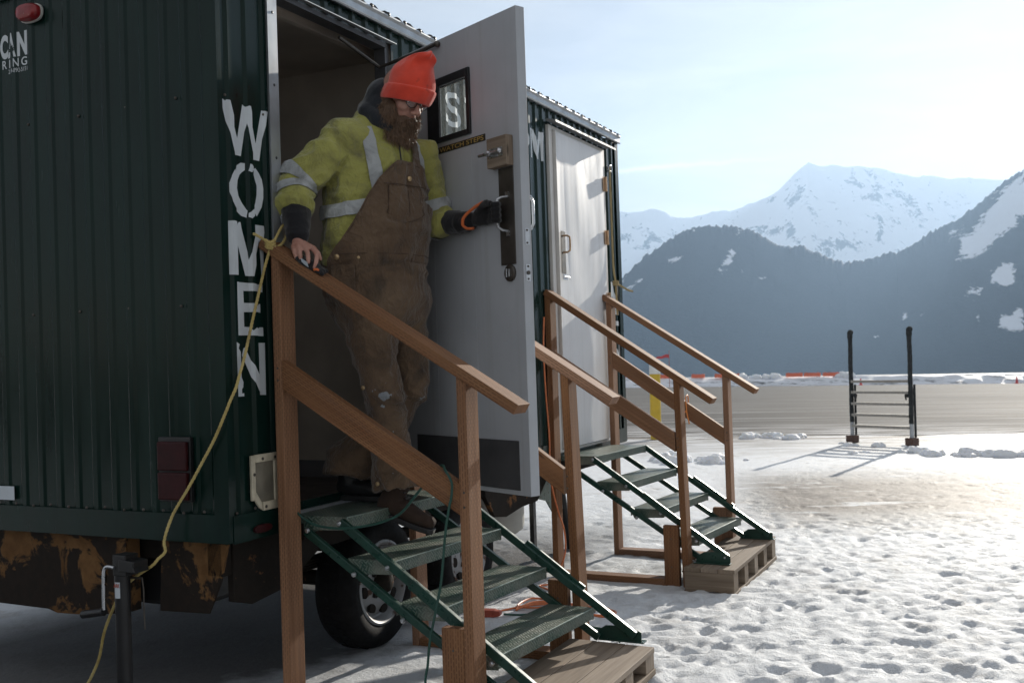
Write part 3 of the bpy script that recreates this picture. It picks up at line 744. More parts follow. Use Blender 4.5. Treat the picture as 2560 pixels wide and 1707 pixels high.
# ---- door leaf, standing open 65 degrees, in its own axes (s along the leaf, m off its inner face, v up)
dv = Vector((.84, -.39, 0)).normalized(); mv = Vector((dv.y, -dv.x, 0)); HG = Vector((.01, 1.11, 0))
def dl(s, m, v): return HG+dv*s+mv*m+Vector((0, 0, v))
def dbox(mb, s0, s1, m0, m1, v0, v1): return mb.obox(dl(s0, m0, v0), dv*(s1-s0), mv*(m1-m0), Vector((0, 0, v1-v0)))
W1 = .928; wn0, wn1, wv0, wv1 = .335, .618, 1.556, 1.806
w = MB()
dbox(w, .004, wn0, -.045, 0, .09, 1.988); dbox(w, wn1, W1, -.045, 0, .09, 1.988); dbox(w, wn0, wn1, -.045, 0, .09, wv0); dbox(w, wn0, wn1, -.045, 0, wv1, 1.988)
door = w.build('door', M['door_grey'], tr, bevel=.002)
w = MB()
for s0, s1, v0, v1 in ((.328, .414, 1.547, 1.82), (.606, .627, 1.547, 1.82), (.414, .606, 1.547, 1.569), (.414, .606, 1.787, 1.82)): dbox(w, s0, s1, .0, .012, v0, v1)
for s0, s1, v0, v1 in ((.315, .337, 1.547, 1.82), (.612, .630, 1.547, 1.82), (.337, .612, 1.547, 1.562), (.337, .612, 1.80, 1.82)): dbox(w, s0, s1, -.057, -.0455, v0, v1)
w.build('window_frame', M['frame_black'], door, bevel=.002)
w = MB(); dbox(w, wn0, wn1, -.026, -.022, wv0, wv1); w.build('window_pane', M['glass'], door)
w = MB(); dbox(w, .162, .866, .0, .003, .109, .302)
w.build('kick_plate', M['kick'], door)
w = MB(); dbox(w, .795, .886, .0, .004, .99, 1.372); w.build('pull_plate', M['dark_metal'], door, bevel=.001)
w = MB(); w.tube([dl(s, m, v) for s, m, v in ((.846, .004, 1.256), (.842, .028, 1.254), (.838, .048, 1.244), (.836, .052, 1.225), (.836, .052, 1.155), (.838, .048, 1.135), (.842, .028, 1.124), (.846, .004, 1.122))], .0052, 10)
dbox(w, .838, .856, .004, .008, 1.256, 1.275); dbox(w, .838, .856, .004, .008, 1.103, 1.122)
w.build('pull_handle', M['steel'], door, smooth=True)
w = MB(); w.tube([dl(s, m, v) for s, m, v in ((.888, -.046, 1.262), (.898, -.072, 1.255), (.900, -.082, 1.235), (.900, -.082, 1.15), (.898, -.072, 1.13), (.888, -.046, 1.122))], .006, 10)
w.build('outer_handle', M['steel'], door, smooth=True)
w = MB(); w.lathe(dl(.850, 0, .957), mv, [(.033, 0), (.033, .008), (.026, .012), (.022, .012), (.0, .012)], 28); w.build('deadbolt', M['dark_metal'], door, smooth=True)
w = MB(); dbox(w, .838, .848, .012, .022, .940, .974); dbox(w, .852, .860, .012, .018, .942, .972); w.build('thumb_turn', M['steel'], door, bevel=.001)
w = MB(); b0 = dl(.766, 0, 1.374); w.board(b0, b0+dv*.122, mv*.036, Vector((0, 0, .118))); w.build('bolt_block', M['pallet_wood'], door, bevel=.002)
w = MB(); w.cyl(dl(.728, .046, 1.430), dl(.868, .046, 1.430), .0065, 12); dbox(w, .785, .865, .036, .039, 1.412, 1.448)
for s_ in (.79, .86): w.ball(dl(s_, .047, 1.43), .012, seg=10, ring=6)
w.cyl(dl(.80, .046, 1.43), dl(.80, .072, 1.424), .0045, 8); w.build('slide_bolt', M['steel'], door, smooth=True)
w = MB(); dbox(w, .928, .9295, -.034, -.012, 1.06, 1.125); dbox(w, .928, .9295, -.033, -.011, .92, .985); w.build('latch_plate', M['steel'], door, split=True)
w = MB(); w.lathe(dl(.9296, -.022, .952), dv, [(.008, 0), (.008, .003), (0, .003)], 14)
for v_ in (1.068, 1.117, .928, .977): w.ball(dl(.9296, -.022, v_), .0045, seg=8, ring=5)
w.build('latch_screw', M['dark_metal'], door, split=True)
w = MB(); w.tube([dl(.418, .016, 1.966), dl(.28, .02, 1.962), dl(.02, .05, 1.956), (-.03, .80, 2.03)], .0085, 8); w.ball(dl(.418, .012, 1.966), .014, seg=10, ring=6)
w.build('stay_arm', M['dark_metal'], door, smooth=True)
w = MB(); dbox(w, .165, .716, .0, .0018, 1.502, 1.5295); lab = w.build('warning_label', M['label_black'], door)
w = MB(); text_mb(w, 'CAUTION WATCH STEPS', dl(.176, .0026, 1.506), dv, (0, 0, 1), .53, .0195, .012); w.build('warning_text', M['gold'], door, fix=False)
w = MB()
for v_ in (.30, 1.05, 1.80): w.cyl(dl(-.004, -.02, v_-.045), dl(-.004, -.02, v_+.045), .008, 10)
w.build('hinge', M['steel'], door, smooth=True, split=True)

# ---- far door (closed, white)
w = MB()
for (a, b, c, d) in ((D2a-.02, 2.965, .03, 2.052), (3.835, 3.872, .03, 2.052)): w.box((-.03, a, c), (.021, b, d))
w.box((-.03, 2.965, 2.028), (.021, 3.835, 2.052)); w.box((-.03, 2.965, .03), (.021, 3.835, .046)); w.build('far_door_frame', M['frame_white'], tr, bevel=.002)
E2 = MB()
nt, nv = 26, 60; vs = []; fs = []
for i in range(nt+1):
    for j in range(nv+1):
        t = 2.985+(3.80-2.985)*i/nt; v = .052+(2.022-.052)*j/nv
        e = min(i, nt-i, 2)/2*min(j, nv-j, 2)/2
        d = .036+e*.007*float(fbm(np.array([[t*3.1, v*1.9, 4.]]), 2, 40)[0])-(.004*math.exp(-((t-3.07)/.05)**2) if 0 < i < nt else 0)
        vs.append((d, t, v))
for i in range(nt):
    for j in range(nv): fs.append((i*(nv+1)+j, (i+1)*(nv+1)+j, (i+1)*(nv+1)+j+1, i*(nv+1)+j+1))
E2.add(vs, fs); E2.box((-.01, 2.9852, .0522), (.0345, 3.7998, 2.0218))
d2 = E2.build('far_door', M['door_white'], tr, smooth=True, fix=False, angle=30, label='white dented door with a brass pull')
w = MB(); w.box((-.008, 2.976, .05), (.040, 2.984, 2.024)); w.build('door_edge', M['frame_white'], d2, bevel=.001)
w = MB(); w.box((.0425, 3.005, 1.135), (.045, 3.066, 1.40)); w.build('lock_plate', M['dark_metal'], d2)
w = MB(); w.tube([(.045, 3.030, 1.372), (.072, 3.032, 1.372), (.088, 3.034, 1.362), (.090, 3.034, 1.34), (.090, 3.034, 1.30), (.088, 3.034, 1.278), (.072, 3.032, 1.268), (.045, 3.030, 1.268)], .006, 10); w.build('door_pull', M['brass'], d2, smooth=True)
w = MB(); w.cyl((.05, 3.02, 1.115), (.05, 3.105, 1.115), .006, 10); w.box((.043, 3.02, 1.10), (.046, 3.085, 1.13)); w.build('hasp', M['steel'], d2, smooth=True)
for vv in (1.80, 1.43, 1.0):
    w = MB(); w.cyl((.05, 3.81, vv-.05), (.05, 3.81, vv+.05), .0095, 12); w.box((.0435, 3.77, vv-.048), (.0465, 3.808, vv+.048)); w.box((.0215, 3.814, vv-.048), (.048, 3.818, vv+.048))
    w.build('door_hinge', M['brass'], d2, smooth=True)
w = MB(); w.prism([(.012, 2.075), (.030, 2.078), (.085, 2.066), (.087, 2.052), (.084, 2.052), (.080, 2.062), (.030, 2.072), (.012, 2.070)], (0, 2.88, 0), (1, 0, 0), (0, 0, 1), (0, 1.06, 0)); w.build('door_canopy', M['canopy'], tr)
w = MB(); w.tube([(.026, 3.93, 1.93), (.028, 3.95, 1.915), (.028, 3.985, 1.915), (.028, 4.0, 1.935), (.028, 3.985, 1.955), (.028, 3.95, 1.955)], .006, 8, closed=True); w.box((.012, 3.94, 1.92), (.024, 3.99, 1.95)); w.build('tie_ring', M['steel'], tr, smooth=True)

# ---- painted lettering, following the corrugations
LET = {'W':[[(0.009,1.595),(0.022,1.595),(0.033,1.590),(0.037,1.595),(0.050,1.594),(0.093,1.464),(0.126,1.596),(0.138,1.588),(0.152,1.595),(0.162,1.595),(0.195,1.462),(0.232,1.594),(0.258,1.593),(0.213,1.399),(0.172,1.399),(0.141,1.527),(0.110,1.401),(0.068,1.401)]],
'O':[[(0.131,1.378),(0.107,1.376),(0.085,1.363),(0.079,1.335),(0.077,1.309),(0.072,1.340),(0.065,1.346),(0.047,1.321),(0.038,1.292),(0.038,1.259),(0.049,1.227),(0.069,1.199),(0.102,1.180),(0.132,1.176),(0.136,1.203),(0.109,1.227),(0.091,1.251),(0.084,1.280),(0.089,1.310),(0.100,1.331),(0.114,1.343),(0.130,1.352)],[(0.149,1.378),(0.161,1.377),(0.172,1.364),(0.158,1.347),(0.141,1.350)],[(0.173,1.360),(0.189,1.369),(0.209,1.352),(0.225,1.330),(0.232,1.299),(0.230,1.260),(0.219,1.224),(0.190,1.187),(0.169,1.209),(0.183,1.235),(0.192,1.267),(0.194,1.302),(0.182,1.331)],[(0.139,1.194),(0.165,1.212),(0.176,1.192),(0.152,1.175),(0.138,1.179)]],
'M':[[(0.032,1.155),(0.060,1.157),(0.076,1.150),(0.070,1.131),(0.070,1.097),(0.068,0.960),(0.030,0.960),(0.031,1.142)],[(0.089,1.156),(0.098,1.156),(0.103,1.132),(0.132,1.048),(0.135,1.019),(0.169,1.120),(0.176,1.155),(0.193,1.155),(0.229,1.155),(0.231,1.130),(0.224,1.093),(0.219,0.960),(0.207,0.960),(0.199,1.100),(0.153,0.960),(0.116,0.960),(0.075,1.084),(0.071,1.115),(0.081,1.148)]],
'E':[[(0.058,0.935),(0.147,0.934),(0.178,0.930),(0.210,0.934),(0.209,0.903),(0.149,0.905),(0.102,0.904),(0.103,0.860),(0.152,0.860),(0.168,0.857),(0.170,0.828),(0.102,0.826),(0.102,0.772),(0.134,0.771),(0.142,0.759),(0.160,0.770),(0.177,0.763),(0.186,0.771),(0.207,0.771),(0.208,0.738),(0.122,0.741),(0.057,0.740),(0.057,0.864)],[(0.185,0.857),(0.194,0.859),(0.194,0.826),(0.177,0.828),(0.176,0.843)]],
'N':[[(0.046,0.716),(0.062,0.708),(0.056,0.693),(0.069,0.677),(0.069,0.626),(0.072,0.604),(0.081,0.585),(0.089,0.570),(0.087,0.551),(0.065,0.530),(0.091,0.529),(0.091,0.518),(0.047,0.519)],[(0.094,0.693),(0.103,0.697),(0.172,0.586),(0.177,0.563),(0.175,0.713),(0.215,0.713),(0.213,0.517),(0.178,0.519),(0.169,0.525),(0.085,0.667)]]}
def paint(name, mb, end, parent, mat, lift=.0012):
    """flat lettering pressed onto the ribs; mb holds (x along wall, z) in the wall's plane"""
    me = mb.mesh(name); bm = bmesh.new(); bm.from_mesh(me); bmesh.ops.triangulate(bm, faces=bm.faces)
    ax = [v.co.y for v in bm.verts]
    for t in breaks(min(ax)-.001, max(ax)+.001)[1:-1]:
        bmesh.ops.bisect_plane(bm, geom=bm.verts[:]+bm.edges[:]+bm.faces[:], plane_co=(0, t, 0), plane_no=(0, 1, 0), dist=1e-5)
    off = BASE[parent.name]
    for v in bm.verts:
        t = v.co.y; d = prof(t)*(.6 if end else 1)+lift
        v.co = (Vector((-t, -d, v.co.z)) if end else Vector((d, t, v.co.z)))-off
    bm.normal_update(); bm.to_mesh(me); bm.free()
    return link(name, me, mat, parent, off)
def polys(mb, ps, dt=0, dv_=0, st=1, sv=1, t0=0, v0=0):
    for p in ps: mb.add([(0, t0+(a-t0)*st+dt, v0+(b-v0)*sv+dv_) for a, b in p], [tuple(range(len(p)))])
w = MB()
for k in 'WOMEN': polys(w, LET[k])
paint('women_lettering', w, False, tr, M['letter'])
w = MB()                                        # M E N beside the far door
for k, dz in (('M', -.022), ('E', 0), ('N', 0)): polys(w, LET[k], 3.915, dz)
paint('men_lettering', w, False, tr, M['letter'])
w = MB()
for i, ch in enumerate('RESTROOM'):
    wd = .178 if ch not in 'E' else .13
    c0 = 1.325+.2053*i
    if ch in LET:
        xs_ = [a for p in LET[ch] for a, b in p]; zs_ = [b for p in LET[ch] for a, b in p]; k_ = .178/(max(zs_)-min(zs_))
        for p in LET[ch]: w.add([(0, c0+(a-(min(xs_)+max(xs_))/2)*.93, 1.812+(b-min(zs_))*k_) for a, b in p], [tuple(range(len(p)))])
    else: text_mb(w, ch, (0, c0-wd/2, 1.812), (0, 1, 0), (0, 0, 1), wd, .178, .012)
paint('restroom_lettering', w, False, tr, M['letter'])
w = MB()                                        # maker's mark on the end wall, partly beyond the picture's edge
def etext(mb, s, a, b, z0, z1, bold=0, slope=0): return text_mb(mb, s, (0, -a, z0), (0, -1, 0), (0, 0, 1), b-a, z1-z0, bold)
etext(w, 'C', -1.136, -1.090, 1.906, 2.005, .05); etext(w, 'A', -1.092, -1.040, 1.906, 2.005, .03); etext(w, 'N', -1.036, -.979, 1.906, 2.005, .05)
etext(w, '-', -1.160, -1.142, 1.948, 1.962, .05)
for ch, a in (('R', -1.126), ('I', -1.086), ('N', -1.056), ('G', -1.015)): etext(w, ch, a, a+(.006 if ch == 'I' else .026 if ch != 'G' else .034), 1.866, 1.900, .012)
etext(w, '219-892-5151', -1.091, -.981, 1.843, 1.860, .0)
paint('maker_lettering', w, True, tr, M['letter'])
w = MB()
leaf = [(0,.034),(.006,.02),(.013,.024),(.011,.012),(.021,.014),(.018,.006),(.022,.001),(.010,-.006),(.011,-.012),(.002,-.010),(.002,-.02),(-.002,-.02),(-.002,-.010),(-.011,-.012),(-.010,-.006),(-.022,.001),(-.018,.006),(-.021,.014),(-.011,.012),(-.013,.024),(-.006,.02)]
w.add([(0, 1.066+a*.9, 1.932+b*.95) for a, b in leaf], [tuple(range(len(leaf)))])
paint('leaf_emblem', w, True, tr, M['green'], .0022)

# ---- lamps and fittings
def oval(w_, h_, n=28, p=2.6): return [(w_/2*math.copysign(abs(math.cos(a))**(2/p), math.cos(a)), h_/2*math.copysign(abs(math.sin(a))**(2/p), math.sin(a))) for a in np.linspace(0, 2*math.pi, n, endpoint=False)]
w = MB(); w.prism(oval(.128, .074), (-.932, -.012, 2.058), (1, 0, 0), (0, 0, 1), (0, -.008, 0)); mk = w.build('marker_lamp', M['lens_base'], tr)
w = MB()
for k, (sc_, y) in enumerate(((.94, -.021), (.94, -.040), (.86, -.050))):
    pass
rings = [[(a*s_-.932, y, b*s_+2.058) for a, b in oval(.124, .070)] for s_, y in ((.95, -.0205), (.97, -.03), (.93, -.042), (.78, -.052), (.4, -.056))]
vs = [p for r in rings for p in r]; n_ = len(rings[0]); fs = [(i*n_+k, i*n_+(k+1) % n_, (i+1)*n_+(k+1) % n_, (i+1)*n_+k) for i in range(4) for k in range(n_)]+[tuple(4*n_+k for k in range(n_))]
w.add(vs, fs); w.build('lens', M['red_lens'], mk, smooth=True)
w = MB(); w.box((-.305, -.030, .142), (-.152, -.012, .378)); tl = w.build('tail_lamp', M['black'], tr, bevel=.003)
for z0, z1 in ((.150, .250), (.256, .362)):
    w = MB(); w.box((-.299, -.046, z0), (-.158, -.030, z1)); w.build('lens', M['red_shaded'], tl, bevel=.005)
w = MB(); w.box((-1.24, -.0135, .119), (-1.106, -.0122, .174)); w.build('sticker', M['sticker'], tr)
w = MB()
for (a, b, c, d) in ((.094, .116, .135, .300), (.116, .240, .272, .301), (.155, .240, .092, .124), (.222, .242, .124, .272)): w.box((.0123, a, c), (.024, b, d))
w.prism([(.100, .150), (.118, .165), (.150, .122), (.152, .095), (.136, .104)], (.0125, 0, 0), (0, 1, 0), (0, 0, 1), (.010, 0, 0))
ht = w.build('vent_hatch', M['cream'], tr, bevel=.003, label='cream vent hatch with a broken corner')
w = MB(); w.box((.0125, .122, .124), (.017, .222, .272)); w.build('vent_flap', M['cream_dark'], ht)
w = MB()
for a, b in ((.155, .284), (.107, .23), (.168, .106), (.225, .284)): w.lathe((.024, a, b), (1, 0, 0), [(.006, 0), (.006, .002), (0, .002)], 10)
w.build('hatch_screw', M['dark_metal'], ht, split=True)
for a, b, z in ((.100, .198, .029), (.345, .40, .022)):
    w = MB(); w.prism(oval(b-a, .030, 20), (.0155, (a+b)/2, z), (0, 1, 0), (0, 0, 1), (.012, 0, 0)); w.build('side_marker', M['red_shaded'], tr, bevel=.002)
# ---- chassis
w = MB()
def cplate(poly, t, th=.012): w.prism(poly, (0, t, 0), (1, 0, 0), (0, 0, 1), (0, th, 0))
cplate([(-2.3, -.005), (-.545, -.005), (-.545, -.300), (-.75, -.325), (-.93, -.330), (-.98, -.318), (-1.3, -.315), (-2.3, -.315)], .03, .07)
cplate([(-.38, -.005), (-.34, -.005), (-.06, -.02), (-.10, -.16), (-.16, -.278), (-.40, -.285)], .05, .012)
for k in range(5): w.cyl((-.70-.25*k, .028, -.16), (-.70-.25*k, .024, -.16), .05, 20) if k == 0 else None
ch = w.build('end_bumper', M['rust'], tr, bevel=.004)
w = MB()
w.box((-.16, .05, -.14), (-.09, TL-.1, -.004)); w.box((-2.3, .06, -.14), (-2.2, TL-.1, -.004))
for t_ in (.13, .55, 1.45, 2.35, 3.0, 3.7): w.box((-2.2, t_, -.11), (-.16, t_+.05, -.0045))
w.prism([(2.05, -.004), (2.9, -.004), (2.9, -.10), (2.72, -.235), (2.5, -.24), (2.3, -.265), (2.16, -.245), (2.05, -.12)], (-.075, 0, 0), (0, 1, 0), (0, 0, 1), (.03, 0, 0))
w.cyl((-2.1, 1.02, -.36), (-.25, 1.02, -.36), .035, 16); w.cyl((-2.1, 1.81, -.38), (-.25, 1.81, -.38), .035, 16)
for t_ in (1.02, 1.81):
    for k in range(4): w.box((-.30, t_-.34+.02*k, -.23-.012*k), (-.24, t_+.34-.02*k, -.22-.012*k))
w.build('chassis', M['rust_dark'], tr, bevel=.003)
w = MB(); w.box((-2.15, .16, -.30), (-.32, .52, -.118)); w.build('added_dark_box', M['black'], tr, bevel=.02)  # black box added under the floor to darken the underside
w = MB(); w.prism([(.10, -.005), (.72, -.005), (.72, -.10), (.60, -.15), (.40, -.25), (.20, -.27), (.10, -.24)], (-.11, 0, 0), (0, 1, 0), (0, 0, 1), (.03, 0, 0)); w.build('side_skirt', M['rust_dark'], tr, bevel=.003)
def wheel(t, v):
    r = .292; n0 = -.045; wd = .20
    g = gv(-.1, t)
    v = g+r-.006
    w = MB(); pf = [(.185, -.055), (.192, -.012), (.215, .000), (.245, .002), (.262, -.004), (.280, -.020), (.289, -.038), (.292, -.055), (.292, -.145), (.289, -.160), (.275, -.185), (.24, -.20), (.19, -.19), (.185, -.15)]
    w.lathe((n0, t, v), (1, 0, 0), pf, 56)
    for k in range(2):
        for i in range(44):
            a = 2*math.pi*(i+.5*k)/44; c = Vector((n0-.075-.05*k, t+math.cos(a)*.2925, v+math.sin(a)*.2925)); tx = Vector((0, -math.sin(a), math.cos(a))); nr = Vector((0, math.cos(a), math.sin(a)))
            w.obox(c-tx*.012-Vector((.018, 0, 0))-nr*.003, Vector((.036, .0, 0))+tx*.006, tx*.024, nr*.0065)
    wh = w.build('wheel', M['tyre'], tr, smooth=True, angle=35)
    w = MB(); w.lathe((n0, t, v), (1, 0, 0), [(.188, -.05), (.190, -.010), (.180, -.006), (.168, -.018), (.160, -.055), (.150, -.060), (.120, -.035), (.085, -.022), (.055, -.030), (.0, -.030)], 48); w.build('rim', M['rim'], wh, smooth=True, angle=35)
    w = MB()
    for i in range(8):
        a = 2*math.pi*i/8+.2; c = Vector((n0-.030, t+math.cos(a)*.125, v+math.sin(a)*.125)); tx = Vector((0, -math.sin(a), math.cos(a))); nr = Vector((0, math.cos(a), math.sin(a)))
        w.prism([(p*1.0, q*1.0) for p, q in oval(.050, .038, 14, 2.2)], c-Vector((.012, 0, 0)), tx, nr, Vector((.016, 0, 0)))
    w.build('rim_hole', M['rust_dark'], wh, split=True)
    w = MB(); w.lathe((n0, t, v), (1, 0, 0), [(.052, -.035), (.050, .0), (.040, .018), (.030, .024), (.0, .024)], 24)
    for i in range(5):
        a = 2*math.pi*i/5; w.lathe((n0-.03, t+math.cos(a)*.078, v+math.sin(a)*.078), (1, 0, 0), [(.013, 0), (.013, .022), (.006, .028), (0, .028)], 6)
    w.build('hub', M['rust_dark'], wh, smooth=True)
wheel(1.055, 0); wheel(1.87, 0)
w = MB(); w.lathe((-.42, 2.93, -.115), (0, 0, -1), [(.0, 0), (.165, 0), (.165, .30), (.155, .335), (.12, .362), (.0, .37)], 40); w.build('waste_tank', M['plastic_white'], tr, smooth=True)
w = MB(); w.tube([(-.3, 3.62, -.10), (-.3, 3.66, -.3), (-.3, 3.80, gv(-.3, 3.8)+.0)], .028, 12); w.box((-.33, 3.2, -.14), (-.30, 3.24, gv(-.3, 3.2)+.02)); w.box((-.9, 3.55, -.5), (-.86, 3.6, -.1)); w.build('stabiliser_leg', M['black'], tr, smooth=True, split=True)
w = MB(); w.prism([(3.22, -.12), (3.55, -.12), (3.62, -.42), (3.50, -.47), (3.35, -.33), (3.22, -.30)], (-.28, 0, 0), (0, 1, 0), (0, 0, 1), (.008, 0, 0)); w.build('mud_bracket', M['green_steel'], tr)
# ================================================================== STEEL FOLDING STEPS
M['worn_highlight'] = plain('worn_highlit_nosing', (.20, .25, .22), .4, .3, .4, 40)  # worn lip edge, with its bright edge highlight put into the colour
def make_steps(label):
    root = thing('folding_steps', label, 'steps', (.9, .70, gv(.9, .70)), group='green steel folding steps')
    tL, tR = .315, 1.085
    def S(n, t, v): return Vector((n+.085*(t-.70), t, v))
    lips = [(.300+.2065*k, .050-.1525*k) for k in range(4)]
    for k, (n, v) in enumerate(lips):
        dep = .262 if k == 0 else .205; a, b = tL+.012, tR-.012
        w = MB()
        def plate(p, q, r_, s_, uvs): w.add([p, q, r_, s_], [(0, 1, 2, 3)], [uvs])
        th = .045; wd = b-a
        plate(S(n-dep, a, v), S(n, a, v), S(n, b, v), S(n-dep, b, v), [(0, 0), (dep, 0), (dep, wd), (0, wd)])
        plate(S(n, a, v), S(n, a, v-th), S(n, b, v-th), S(n, b, v), [(dep, 0), (dep+th, 0), (dep+th, wd), (dep, wd)])
        plate(S(n-dep, b, v), S(n-dep, b, v-th), S(n-dep, a, v-th), S(n-dep, a, v), [(9, 0), (9+th, 0), (9+th, wd), (9, wd)])
        plate(S(n-dep, a, v-.004), S(n-dep, b, v-.004), S(n-.003, b, v-.004), S(n-.003, a, v-.004), [(4, 0), (4, wd), (4+dep, wd), (4+dep, 0)])
        plate(S(n-.003, b, v-th), S(n-.003, a, v-th), S(n-.003, a, v-.004), S(n-.003, b, v-.004), [(3, 0), (3, wd), (3+th, wd), (3+th, 0)])
        for t in (a, b):
            q = .004 if t == a else -.004
            w.add([S(n-dep, t, v-.0005), S(n-.001, t, v-.0005), S(n-.001, t, v-th-.004), S(n-dep+.02, t, v-th-.012),
                   S(n-dep, t+q, v-.0005), S(n-.001, t+q, v-.0005), S(n-.001, t+q, v-th-.004), S(n-dep+.02, t+q, v-th-.012)],
                  [(0, 1, 2, 3), (7, 6, 5, 4), (0, 3, 7, 4), (3, 2, 6, 7), (2, 1, 5, 6)], [[(20, 0), (20.2, 0), (20.2, .05), (20, .05)]]+[[(20, 0)]*4]*4)
        tr_ = w.build('tread', M['tread'], root, fix=False)
        w = MB(); w.tube([S(n-.0005, a+.004, v-.0015), S(n-.0005, b-.004, v-.0015)], .0026, 8); w.build('nosing', M['worn_highlight'], tr_, smooth=True)
        if k == 0: tr_['label'] = 'wide top platform of the steps'
    def bar(p, q, hw, hh, name, mat=M['green_steel'], par=root):
        w = MB(); p, q = Vector(p), Vector(q); d = (q-p).normalized(); sx = Vector((0, 1, 0)); up = sx.cross(d)
        if up.z < 0: up = -up
        w.obox(p-sx*hw-up*hh, q-p, sx*2*hw, up*2*hh); return w.build(name, mat, par, bevel=.003)
    dn, dvv = .2065, -.1525
    for t in (tL, tR):
        s_ = -1 if t == tL else 1
        bar(S(.288, t+s_*.004, .035), S(1.088, t+s_*.004, -.512), .011, .0165, 'upper_rail')
        bar(S(.60, t+s_*.0235, -.168), S(.86, t+s_*.0235, -.350), .008, .020, 'slide_sleeve')
        bar(S(.12, t-s_*.004, -.008), S(.935, t-s_*.004, -.530), .010, .015, 'lower_rail')
        w = MB(); w.prism([(.905, -.545), (1.108, -.545), (1.108, -.502), (1.060, -.478), (.955, -.484), (.918, -.508)], S(0, t+s_*.018, 0), (1, .085*0, 0), (0, 0, 1), (0, s_*.006, 0))
        w.box(S(.902, t+s_*.012, -.5455), S(1.115, t+s_*.060, -.540)); w.build('foot_bracket', M['green_steel'], root, bevel=.002)
        bl = []
        for k, (n, v) in enumerate(lips):
            bl += [(n-.010, v-.019), (n-.158, v-.052)]
        bl.append((1.075, -.510))
        for n, v in bl:
            w = MB(); w.lathe(S(n, t+s_*(.0155), v), (0, s_, 0), [(.0095, -.004), (.0095, .004), (.006, .0085), (0, .009)], 10); w.build('bolt', M['steel'], root, smooth=True)
        w = MB()
    w = MB(); w.cyl(S(.09, tL+.02, -.012), S(.09, tR-.02, -.012), .012, 10); w.build('hanger_bar', M['green_steel'], root, smooth=True)
    for t in (tL+.03, tR-.03):
        w = MB(); w.box(S(.014, t-.02, -.045), S(.10, t+.02, .02)); w.build('hanger', M['rust_dark'], root, bevel=.003)
    return root
st1 = make_steps('nearer green steel folding steps under the worker in the open doorway')
st2 = dup(st1, F @ Matrix.Translation((.888, 3.30, gv(.9, .70)-.036)), 'farther green steel folding steps below the closed white door')

# ================================================================== TIMBER HANDRAILS
def handrail(label, t0, nin, nout, top, mid, lean=0., stub=False):
    g = gv(.45, t0)-.012
    root = thing('handrail', label, 'handrail', ((nin+nout)/2, t0, g), group='timber handrails beside the steps')
    tw, th = .089, .036
    def topv(n): return top[0][1]+(top[1][1]-top[0][1])*(n-top[0][0])/(top[1][0]-top[0][0])
    sl = Vector((top[1][0]-top[0][0], 0, top[1][1]-top[0][1])).normalized(); dn = Vector((sl.z, 0, -sl.x))
    if dn.z > 0: dn = -dn
    rth = .037/abs(dn.z)
    for nm, n in (('post', nin), ('post', nout)):
        w = MB(); tv = topv(n+.018)-rth*1.0
        w.board((n+(lean if n == nout else 0), t0, g), (n, t0, tv-.012), (th, 0, 0), (0, tw, 0))
        # the post's head is cut to the slope of the rail
        for i in range(4, 8):
            v = w.v[i]; w.v[i] = (v[0], v[1], topv(v[0])-rth-.0006)
        w.build('post', M['wood'], root, bevel=.0025)
    w = MB(); p0 = Vector((top[0][0], t0-.004, top[0][1])); p1 = Vector((top[1][0], t0-.004, top[1][1]))
    w.board(p0, p1, (0, .097, 0), dn*.037)
    w.build('top_rail', M['wood'], root, bevel=.003)
    n0, n1 = nin+th+.0006, nout-.0006; f = lambda n: mid[0][1]+(mid[1][1]-mid[0][1])*(n-mid[0][0])/(mid[1][0]-mid[0][0])
    w = MB(); w.board((n0, t0+.001, f(n0)), (n1, t0+.001, f(n1)), (0, .037, 0), (0, 0, -.108)); w.build('mid_rail', M['wood'], root, bevel=.0025)
    w = MB(); w.board((nin+th+.001, t0+.002, g), (nout-.0905, t0+.002, g), (0, .087, 0), (0, 0, .05)); w.build('sill', M['wood'], root, bevel=.0025)
    w = MB(); w.board((nout-.0895, t0+.003, g+.001), (nout-.0895, t0+.003, g+.355), (.0885, 0, 0), (0, .037, 0)); w.build('scab_block', M['wood'], root, bevel=.0025)
    for n_, v_ in ((nin+.018, f(n0)-.03), (nin+.018, f(n0)-.075), (nout+.018, f(n1)-.03), (nout+.018, f(n1)-.08), (nout-.045, g+.12), (nout-.045, g+.28), (nout+.018, g+.10)):
        w = MB(); w.lathe((n_, t0+(.0028 if n_ == nout-.045 else -.0002), v_), (0, -1, 0), [(.0042, 0), (.0042, .0012), (0, .0012)], 10); w.build('screw_head', M['dark_metal'], root)
    if stub:
        w = MB(); w.board((nout-.10, t0+.03, -.40), (nout-.002, t0+.03, -.40), (0, .04, 0), (0, 0, -.03)); w.build('stub', M['wood'], root, bevel=.0025)
    return root
handrail('timber handrail nearest the camera, with the bare hand resting on it', .200, .052, .826, ((.012, 1.104), (1.060, .470)), ((.09, .645), (.826, .205)))
handrail('timber handrail passing behind the edge of the open grey door', 1.105, .055, .822, ((.02, 1.115), (1.055, .450)), ((.09, .668), (.826, .150)), .028)
handrail('timber handrail on the left of the closed white door', 2.800, .006, .790, ((-.004+.02, 1.030), (1.020, .358)), ((.05, .655), (.790, .165)), .02)
handrail('farthest timber handrail, at the right of the closed white door', 3.700, .060, .842, ((.045, 1.034), (1.062, .372)), ((.109, .630), (.847, .122)), .0, True)

